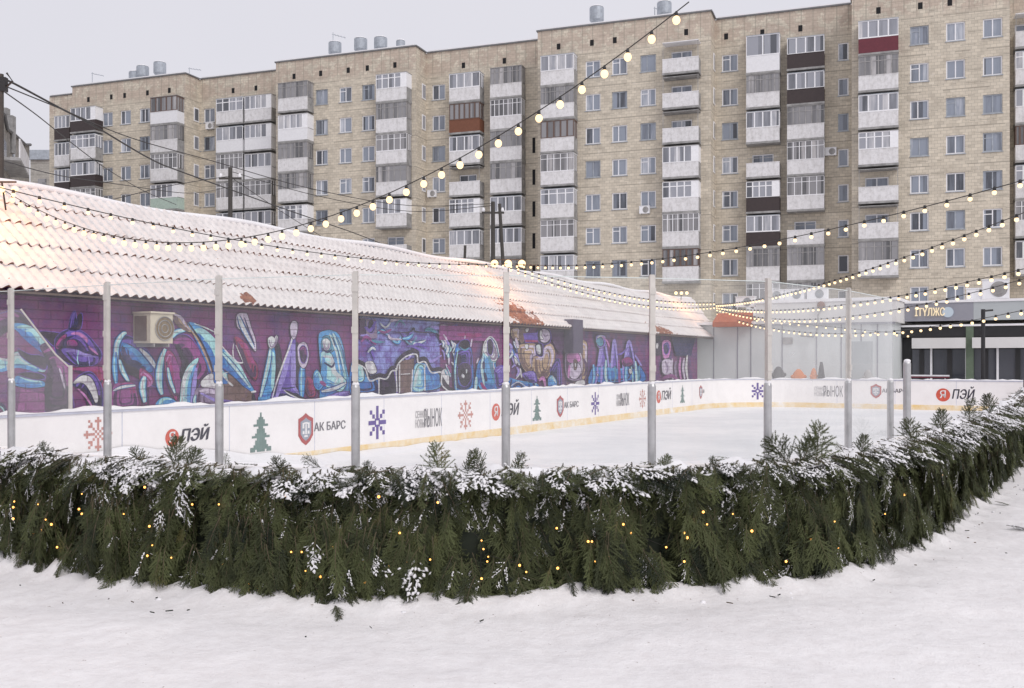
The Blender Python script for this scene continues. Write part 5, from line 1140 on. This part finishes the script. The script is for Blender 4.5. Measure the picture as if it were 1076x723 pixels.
# ------------------------------------------------------------------ fir branches
def frond(seed,L=.5,snow=0,ang=(36,52),ntw=15,stiff=.0,droop=.16,tw=.5,nl=1.0):
    R=random.Random(seed); V=[];F=[];Mi=[]
    def tri(a,b,c,m): i=len(V); V.extend([a,b,c]); F.append((i,i+1,i+2)); Mi.append(m)
    def stem(t): 
        return Vector((L*t,.03*math.sin(3*t+seed),-(droop-stiff)*L*t*t))
    def needles(p0,p1,n,ln,m=0):
        d=(p1-p0); dn=d.normalized(); sd=dn.cross(Vector((0,0,1))).normalized(); up=sd.cross(dn)
        for i in range(n):
            q=p0+d*((i+R.random())/n); fl=1-.35*i/n
            for sg in (-1,1):
                a=R.uniform(-.5,.75); dirn=(dn*R.uniform(.75,1.15)+sd*sg*math.cos(a)+up*math.sin(a)).normalized()
                wv=dn*R.uniform(.0028,.0042); l=ln*fl*R.uniform(.75,1.2)
                tri(q-wv,q+wv,q+dirn*l,m)
    def lump(p0,p1,w):
        w*=(1.45 if snow>.5 else .8)
        # broken bits of snow lying on the twig
        d=p1-p0; L_=d.length; t=R.uniform(0,.15)
        dn=d.normalized(); sd=dn.cross(Vector((0,0,1))).normalized()
        while t<1:
            ln=R.uniform(.015,.034)*(1.8 if snow>.5 else 1)/max(L_,.02); t2=min(1.02,t+ln); n=4; b=len(V); w0=w*R.uniform(.5,1.25); off=sd*R.uniform(-.4,.4)*w
            for i in range(n):
                q=i/(n-1); ww=w0*(.35,1,.85,.25)[i]*R.uniform(.75,1.2); c=p0+d*(t+(t2-t)*q)+Vector((0,0,.004+ww*.2))+off
                V.extend([c+sd*ww,c+sd*ww*.3+Vector((0,0,ww*.75)),c-sd*ww*.8+Vector((0,0,ww*.3)),c-sd*ww*.4-Vector((0,0,.003))])
            for i in range(n-1):
                for k in range(4):
                    a0=b+i*4+k; a1=b+i*4+(k+1)%4; F.append((a0,a1,a1+4)); Mi.append(2); F.append((a0,a1+4,a0+4)); Mi.append(2)
            t=t2+R.uniform(0,.035)/max(L_,.02)*R.choice([0,1,1])
    # stem tube as flat prism
    N=7; b=len(V)
    for i in range(N):
        p=stem(i/(N-1)); r=.005*(1-.7*i/(N-1))
        V.extend([p+Vector((0,r,0)),p+Vector((0,-r*.5,r)),p+Vector((0,-r*.5,-r))])
    for i in range(N-1):
        for k in range(3):
            a0=b+i*3+k;a1=b+i*3+(k+1)%3; F.append((a0,a1,a1+3)); Mi.append(1); F.append((a0,a1+3,a0+3)); Mi.append(1)
    for i in range(5): needles(stem(i/5),stem((i+1)/5),18,.024)
    for j in range(ntw):
        t=.08+.88*j/ntw; sg=1 if j%2 else -1; p0=stem(t); l=L*(tw*(1-t)**.8+.10)*R.uniform(.7,1.2)
        a=math.radians(R.uniform(*ang)); p1=p0+Vector((math.cos(a)*l,sg*math.sin(a)*l,-l*R.uniform(.05,.35)+stiff*l*.5))
        needles(p0,p1,int(l/.0058),.021*nl)
        if R.random()<.75 and l>.1:
            for s2 in (-1,1):
                q0=p0.lerp(p1,R.uniform(.3,.5)); l2=l*R.uniform(.35,.5); a2=a*sg+s2*.7; q1=q0+Vector((math.cos(a2)*l2,math.sin(a2)*l2,-l2*R.uniform(.1,.4))); needles(q0,q1,int(l2/.006),.018*nl)
                if snow and R.random()<snow*.7: lump(q0,q1,R.uniform(.006,.011))
        if snow and R.random()<snow: lump(p0.lerp(p1,.1),p0.lerp(p1,R.uniform(.7,1)),R.uniform(.008,.016))
    if snow:
        for i in range(4):
            if R.random()<snow: lump(stem(i/4),stem((i+1.1)/4),R.uniform(.010,.022))
    me=bpy.data.meshes.new('fir_frond'); me.from_pydata([tuple(v) for v in V],[],F)
    for m in (M['needle'],M['bark'],M['snow']): me.materials.append(m)
    me.polygons.foreach_set('material_index',Mi); me.polygons.foreach_set('use_smooth',[m==2 for m in Mi]); me.update(); return me
bushy=[frond(60+i,.5,(.0,.12,.25)[i],(24,50),24,.10,.08,.55,1.3) for i in range(3)]
protoC=bpy.data.collections.new('frond_sources')
green=[frond(i,.50,0,(16,32),16+i%3,0,.24,.34,1.15) for i in range(4)]+[frond(i,.45,0,ntw=15+i%3) for i in range(4,6)]; snowy=[frond(20+i,.42,.80,(30,50),14,.05) for i in range(4)]; dusty=[frond(40+i,.46,.20,(25,42),14) for i in range(2)]
for i,me in enumerate(green+dusty+snowy):
    o=bpy.data.objects.new('fir_frond_%02d'%i,me); protoC.objects.link(o)
NG,ND,NSn=6,2,4
pos=[];rot=[];scl=[];ind=[]
def addf(p,dirv,nrm_,sc,kind):
    x=Vector(dirv).normalized(); z=Vector(nrm_); z=(z-x*z.dot(x)).normalized(); y=z.cross(x)
    m=Matrix((x,y,z)).transposed(); e=m.to_euler(); pos.append(tuple(p)); rot.append(tuple(e)); scl.append(sc)
    ind.append(random.randrange(NG) if kind==0 else (NG+random.randrange(ND) if kind==1 else NG+ND+random.randrange(NSn)))
HH=1.0
l=0
def dens(lv):  # thinner with distance along the right wall
    p,_=HB.at(lv); Y=RS(*p).y; return 1.0 if Y<10.5 else max(.3,(10.5/Y)**1.4)
UP=Vector((0,0,1))
lv=0.3
while lv<HB.len-.5:
    d_=dens(lv); step=.25/d_
    p,t=HB.at(lv); out_=RS(t[1],-t[0]); tan=RS(t[0],t[1]); foot=RS(*p)
    big=1/ (d_**.5)
    clump=noise.noise((lv*1.1,0,4)); HHl=HH+.05*clump
    nn=150
    for k in range(nn):
        h=random.random(); a=random.uniform(-.5,.5)*step*1.4
        # body: hanging sprays; deeper at the top, flared in the middle
        z=.28+.72*h; bulge=-.20+.15*math.sin(math.pi*min(1,(z/1.05)))+.26*noise.noise(((lv+a)*3.2,z*1.1,1))+random.uniform(-.10,.05)
        side=random.gauss(0,.17)+.5*noise.noise(((lv+a)*1.7,z*.8,13)); dirv=out_*random.uniform(.02,.45)+tan*side-UP*1.0
        nv=out_+tan*random.uniform(-.7,.7)+UP*random.uniform(-.1,.5)
        kind=0
        if z>.86: kind=2 if random.random()<.16+.55*clump else (1 if random.random()<.35 else 0)
        elif z>.72: kind=1 if random.random()<.25 else 0
        elif random.random()<.006: kind=2
        elif random.random()<.03: kind=1
        Ls=random.choice([random.uniform(.28,.50),random.uniform(.35,.60),random.uniform(.5,.8)])*big
        if z-.5*Ls<.03: Ls=max(.38,(z-.03)/.55)
        addf(foot+tan*a+out_*bulge+UP*z,dirv,nv,Ls,kind)
    for k in range(13):   # foot fringe
        a=random.uniform(-.6,.6)*step; z=random.uniform(.16,.42); addf(foot+tan*a+out_*random.uniform(-.12,.02)+UP*z,out_*random.uniform(.1,.7)+tan*random.gauss(0,.5)-UP*random.uniform(.5,1),out_+UP*.5,random.uniform(.4,.75)*big,0 if random.random()<.8 else 1)
    for k in range(16):   # over the top edge, snow laden
        a=random.uniform(-.6,.6)*step*1.3; back=random.uniform(-.52,-.12); z=HHl-.03+random.uniform(-.05,.04)
        dirv=out_*random.uniform(.6,1)+tan*random.gauss(0,.7)-UP*random.uniform(.05,.55)
        kind=2 if random.random()<.30+.95*clump else (1 if random.random()<.3 else 0)
        addf(foot+tan*a+out_*back+UP*z,dirv,UP+out_*.35,random.uniform(.5,.9)*big,kind)
    if random.random()<.05: addf(foot+out_*random.uniform(-.5,-.3)+UP*(HHl-.02),UP*random.uniform(.2,.6)+tan*random.gauss(0,.8)+out_*random.uniform(-.4,.5),out_,random.uniform(.3,.5)*big,random.choice([0,1,2,2]))
    lv+=step
me=bpy.data.meshes.new('fir_branches'); me.from_pydata(pos,[],[])
for nme,ty,dat in (('rot','FLOAT_VECTOR',rot),('scl','FLOAT',scl),('idx','INT',ind)):
    at=me.attributes.new(nme,ty,'POINT'); at.data.foreach_set('vector' if ty=='FLOAT_VECTOR' else 'value',np.array(dat,dtype=np.float32 if ty!='INT' else np.int32).ravel())
HEDGE=bpy.data.objects.new('fir_branch_cover',me); C.objects.link(HEDGE)
tag(HEDGE,'thick drape of snow dusted green fir branches hung over the near rink boards','fir branches',kind='stuff')
ng=bpy.data.node_groups.new('scatter_fronds','GeometryNodeTree'); ng.interface.new_socket('Geometry',in_out='INPUT',socket_type='NodeSocketGeometry'); ng.interface.new_socket('Geometry',in_out='OUTPUT',socket_type='NodeSocketGeometry')
gi=ng.nodes.new('NodeGroupInput'); go=ng.nodes.new('NodeGroupOutput'); ci=ng.nodes.new('GeometryNodeCollectionInfo'); ci.inputs['Collection'].default_value=protoC; ci.inputs['Separate Children'].default_value=True; ci.inputs['Reset Children'].default_value=True
iop=ng.nodes.new('GeometryNodeInstanceOnPoints'); iop.inputs['Pick Instance'].default_value=True
def na(n,ty): x=ng.nodes.new('GeometryNodeInputNamedAttribute'); x.data_type=ty; x.inputs['Name'].default_value=n; return x.outputs['Attribute']
ng.links.new(gi.outputs[0],iop.inputs['Points']); ng.links.new(ci.outputs[0],iop.inputs['Instance']); ng.links.new(na('idx','INT'),iop.inputs['Instance Index']); ng.links.new(na('rot','FLOAT_VECTOR'),iop.inputs['Rotation']); ng.links.new(na('scl','FLOAT'),iop.inputs['Scale']); ng.links.new(iop.outputs[0],go.inputs[0])
md=HEDGE.modifiers.new('scatter','NODES'); md.node_group=ng
# backing sheet added behind the sprays; its dark colour stands for shaded gaps
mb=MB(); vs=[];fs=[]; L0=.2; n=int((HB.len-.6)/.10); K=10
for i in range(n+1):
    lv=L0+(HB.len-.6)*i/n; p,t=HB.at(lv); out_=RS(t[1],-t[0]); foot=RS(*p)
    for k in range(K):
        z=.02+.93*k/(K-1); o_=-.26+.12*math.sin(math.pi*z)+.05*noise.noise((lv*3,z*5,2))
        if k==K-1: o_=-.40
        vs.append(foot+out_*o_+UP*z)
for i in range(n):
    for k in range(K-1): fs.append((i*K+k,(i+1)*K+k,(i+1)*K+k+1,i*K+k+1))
mb.add(vs,fs); o=mb.build('gap_backing',M['gap_shade_litter'],HEDGE,smooth=True)
# settled snow along the top of the branches
mb=MB(); vs=[];fs=[]; n=int((HB.len-.6)/.06); K=7
hmap=[]
for i in range(n+1):
    lv=L0+(HB.len-.6)*i/n; p,t=HB.at(lv); out_=RS(t[1],-t[0]); foot=RS(*p); cl=noise.noise((lv*1.1,0,4))
    for k in range(K):
        q=k/(K-1); h=.035+.10*noise.noise((lv*3.1,q*2.5,8))+.05*noise.noise((lv*8,q*5,3))+.03*cl-.10*abs(q-.45)
        vs.append(foot+out_*(-.50+.40*q)+UP*(.945+.05*cl*.5+h-.03*q))
for i in range(n):
    for k in range(K-1): fs.append((i*K+k,(i+1)*K+k,(i+1)*K+k+1,i*K+k+1))
mb.add(vs,fs); mb.build('settled_snow',M['snow'],HEDGE,smooth=True)

# sprigs that stick out of the top, each a thing of its own
SPR=[(20,-.1,.55,1),(150,.15,.9,0),(165,.5,.75,0),(118,-.3,.6,1),(272,.1,.55,1),(378,-.1,.45,1),(452,.05,.85,1),(490,.3,.6,1),(508,-.2,.7,0),(548,.2,.6,1),(705,.5,.55,0),(768,-.2,.4,1),(852,-.5,.85,1),(866,.1,.7,0),(884,.3,.95,1),(935,.0,.7,0),(985,-.3,1.0,1),(1012,.1,1.0,0),(1040,.2,1.2,1),(1060,-.2,1.2,0)]
desc={0:'green',1:'snow dusted'}
where=['at the left edge beside the first post','in front of the red logo, upright','leaning right in front of the red logo','left of the red logo','below the green pine emblem','at the foot of the fourth post','upright, below the barcode-like lettering','below the rose snowflake emblem','left of the middle post','just right of the middle post','leaning right of the sixth post','between the sixth and seventh posts','leaning left, right of the seventh post','right of the seventh post, shorter','tall, before the post in the hedge bend','slim, before the short post stubs','leaning left below the right hand red logo','below the right hand lettering','near the right edge, wide','closest to the right edge']
for (u,ln,sc,k),wtxt in zip(SPR,where):
    l_=HB.find_u(u); p,t=HB.at(l_); out_=RS(t[1],-t[0]); tan=RS(t[0],t[1]); foot=RS(*p)
    c=foot+out_*-.28+UP*.93; x=(UP*.75+tan*ln*1.1+out_*random.uniform(-.1,.35)).normalized(); zc_=(Vector((0,0,HC))-c+out_*2).normalized(); zv=(zc_-x*zc_.dot(x)).normalized(); y=zv.cross(x)
    o=bpy.data.objects.new('fir_sprig',bushy[(1+random.randrange(2)) if k else 0]); C.objects.link(o)
    m=Matrix((x,y,zv)).transposed().to_4x4(); m.translation=c; o.matrix_world=m@Matrix.Scale(sc*(.80 if 830<u<900 else .62),4)
    tag(o,'%s fir sprig on the hedge top, %s'%(desc[k],wtxt),'fir sprig','fir sprigs on top of the hedge')
# fallen twigs on the snow
for (u,v,sc,an,k,lab) in [(1046,533,.5,.3,0,'small dark fir twig lying on the snow near the right edge'),(1018,518,.6,-.3,0,'thin fir twig on the snow beside the hedge at right'),(1058,559,.55,.1,1,'flat snow dusted twig at the right edge of the snow'),(350,646,.45,-1.2,0,'fir twig tip on the snow below the hedge, left of middle'),(985,572,.35,-1.,1,'fir twig below the hedge bend at right'),(485,630,.55,.2,1,'snow dusted fir twig flat at the hedge foot, middle'),(880,605,.5,-.2,0,'fir twig lying out from the hedge foot right of middle'),(748,625,.4,.5,1,'small twig at the hedge foot below the seventh post')]:
    Y=HC*F_/(v-V0); c=P(u,v,Y); c.z=.07
    o=bpy.data.objects.new('fallen_twig',(snowy if k else green)[1]); C.objects.link(o); o.location=c; o.rotation_euler=(0,0.08,an); o.scale=(sc,)*3
    tag(o,lab,'twig','fallen fir twigs on the snow')
# fairy lights woven through the branches
FL=[(14,533),(15,527),(14,545),(40,530),(48,546),(54,551),(44,557),(86,519),(83,535),(110,558),(118,569),(115,583),(121,583),(152,512),(157,553),(155,584),(180,586),(202,530),(160,573),(234,592),(86,540),(300,521),(317,580),(321,600),(306,580),(337,606),(383,590),(390,577),(398,522),(409,595),(428,590),(384,612),(452,588),(460,528),(506,568),(508,577),(513,585),(506,608),(512,590),(546,594),(553,601),(586,597),(618,569),(622,569),(655,551),(663,560),(640,584),(625,590),(719,560),(722,565),(739,538),(743,551),(719,590),(881,576),(877,548),(988,502),(990,499),(852,567),(790,558),(770,540),(262,612),(261,614),(230,530),(35,560),(95,560),(420,560),(350,575),(585,555),(700,575),(645,600),(930,540),(826,590),(1003,470),(950,520),(60,575),(130,540)]
FW=empty('fairy_lights',tuple(RS(*HB.at(HB.find_u(450))[0])),0,'tiny amber fairy lights woven through the fir branches','fairy lights')
mbp=MB(); mbp.ball((0,0,0),.008,0,6,4); fp=mbp.build('bulb',M['fairy']); first=True
cordpts=[]
for (u,v) in FL:
    p,t=HB.at(HB.find_u(u)); out_=RS(t[1],-t[0]); foot=RS(*p); c0=foot+out_*.085; Y=c0.y; c=P(u,v,Y)-FW.location
    o=fp.copy(); C.objects.link(o); o.parent=FW; o.location=c; q=random.uniform(.7,1.4); o.scale=(q,q,q); cordpts.append((u,c-out_*.07))
bpy.data.objects.remove(fp)
cordpts.sort(key=lambda x:x[0]); mb=MB(); mb.tube([c for _,c in cordpts],.002,3); mb.build('wire',M['cable'],FW)
# litter: loose needles and twig bits, and snow crumbs, below the hedge
R2=random.Random(11); mb=MB(); mc=MB()
for i in range(110):
    l_=R2.uniform(.5,HB.len*.72); p,t=HB.at(l_); d=abs(R2.gauss(0,.34))+.02; c=RS(p[0]+t[1]*d,p[1]-t[0]*d,0)
    if c.y>22: continue
    z=.030*noise.noise((c.x*.7,c.y*.7,0))+.020*noise.noise((c.x*2.1,c.y*2.1,3))+.03*math.exp(-(d/.6)**2)+.012
    a=R2.uniform(0,6.28); L_=R2.choice([.006,.010,.012,.026]); dx,dy=math.cos(a)*L_,math.sin(a)*L_; w_=.0022+L_*.03
    mb.quad((c.x-dx,c.y-dy,z+.008),(c.x+dx,c.y+dy,z+.008),(c.x+dx-dy*.0-w_,c.y+dy+w_,z+.016),(c.x-dx-w_,c.y-dy+w_,z+.016),R2.choice([0,0,1]))
for i in range(200):
    if True: l_=R2.uniform(.5,HB.len*.6); p,t=HB.at(l_); d=abs(R2.gauss(0,.12)); c=RS(p[0]+t[1]*d,p[1]-t[0]*d,0)
    else: c=Vector((R2.uniform(-3,5),R2.uniform(5.2,7.2),0)); d=1
    z=.030*noise.noise((c.x*.7,c.y*.7,0))+.020*noise.noise((c.x*2.1,c.y*2.1,3))+.03*math.exp(-(d/.6)**2)
    mc.ball((c.x,c.y,z+.004),R2.choice([.008,.012,.016,.024]),0,7,5,(1,1,.7),.25)
tag(mb.build('needle_litter',[M['gap_shade_litter'],M['bark']]),'loose dark needles scattered on the snow below the hedge','litter',kind='stuff')
tag(mc.build('snow_crumbs',M['snow'],smooth=True),'small crumbs of snow along the foot of the hedge','snow crumbs',kind='stuff')
mb=MB(); a=P(303,489.5,16.75);b=P(336,489,16.9); dd=Vector((.03,.12,0)); 
mb.add([(a.x,a.y,.064),(b.x,b.y,.064),(b.x+dd.x,b.y+dd.y,.064),(a.x+dd.x,a.y+dd.y,.064)],[(0,1,2,3)]); tag(mb.build('ice_marking',plain('blue_line',(.05,.16,.45),.4)),'short blue line painted on the ice',kind='structure')
print('counts',len(bpy.data.objects),'fronds',len(pos))
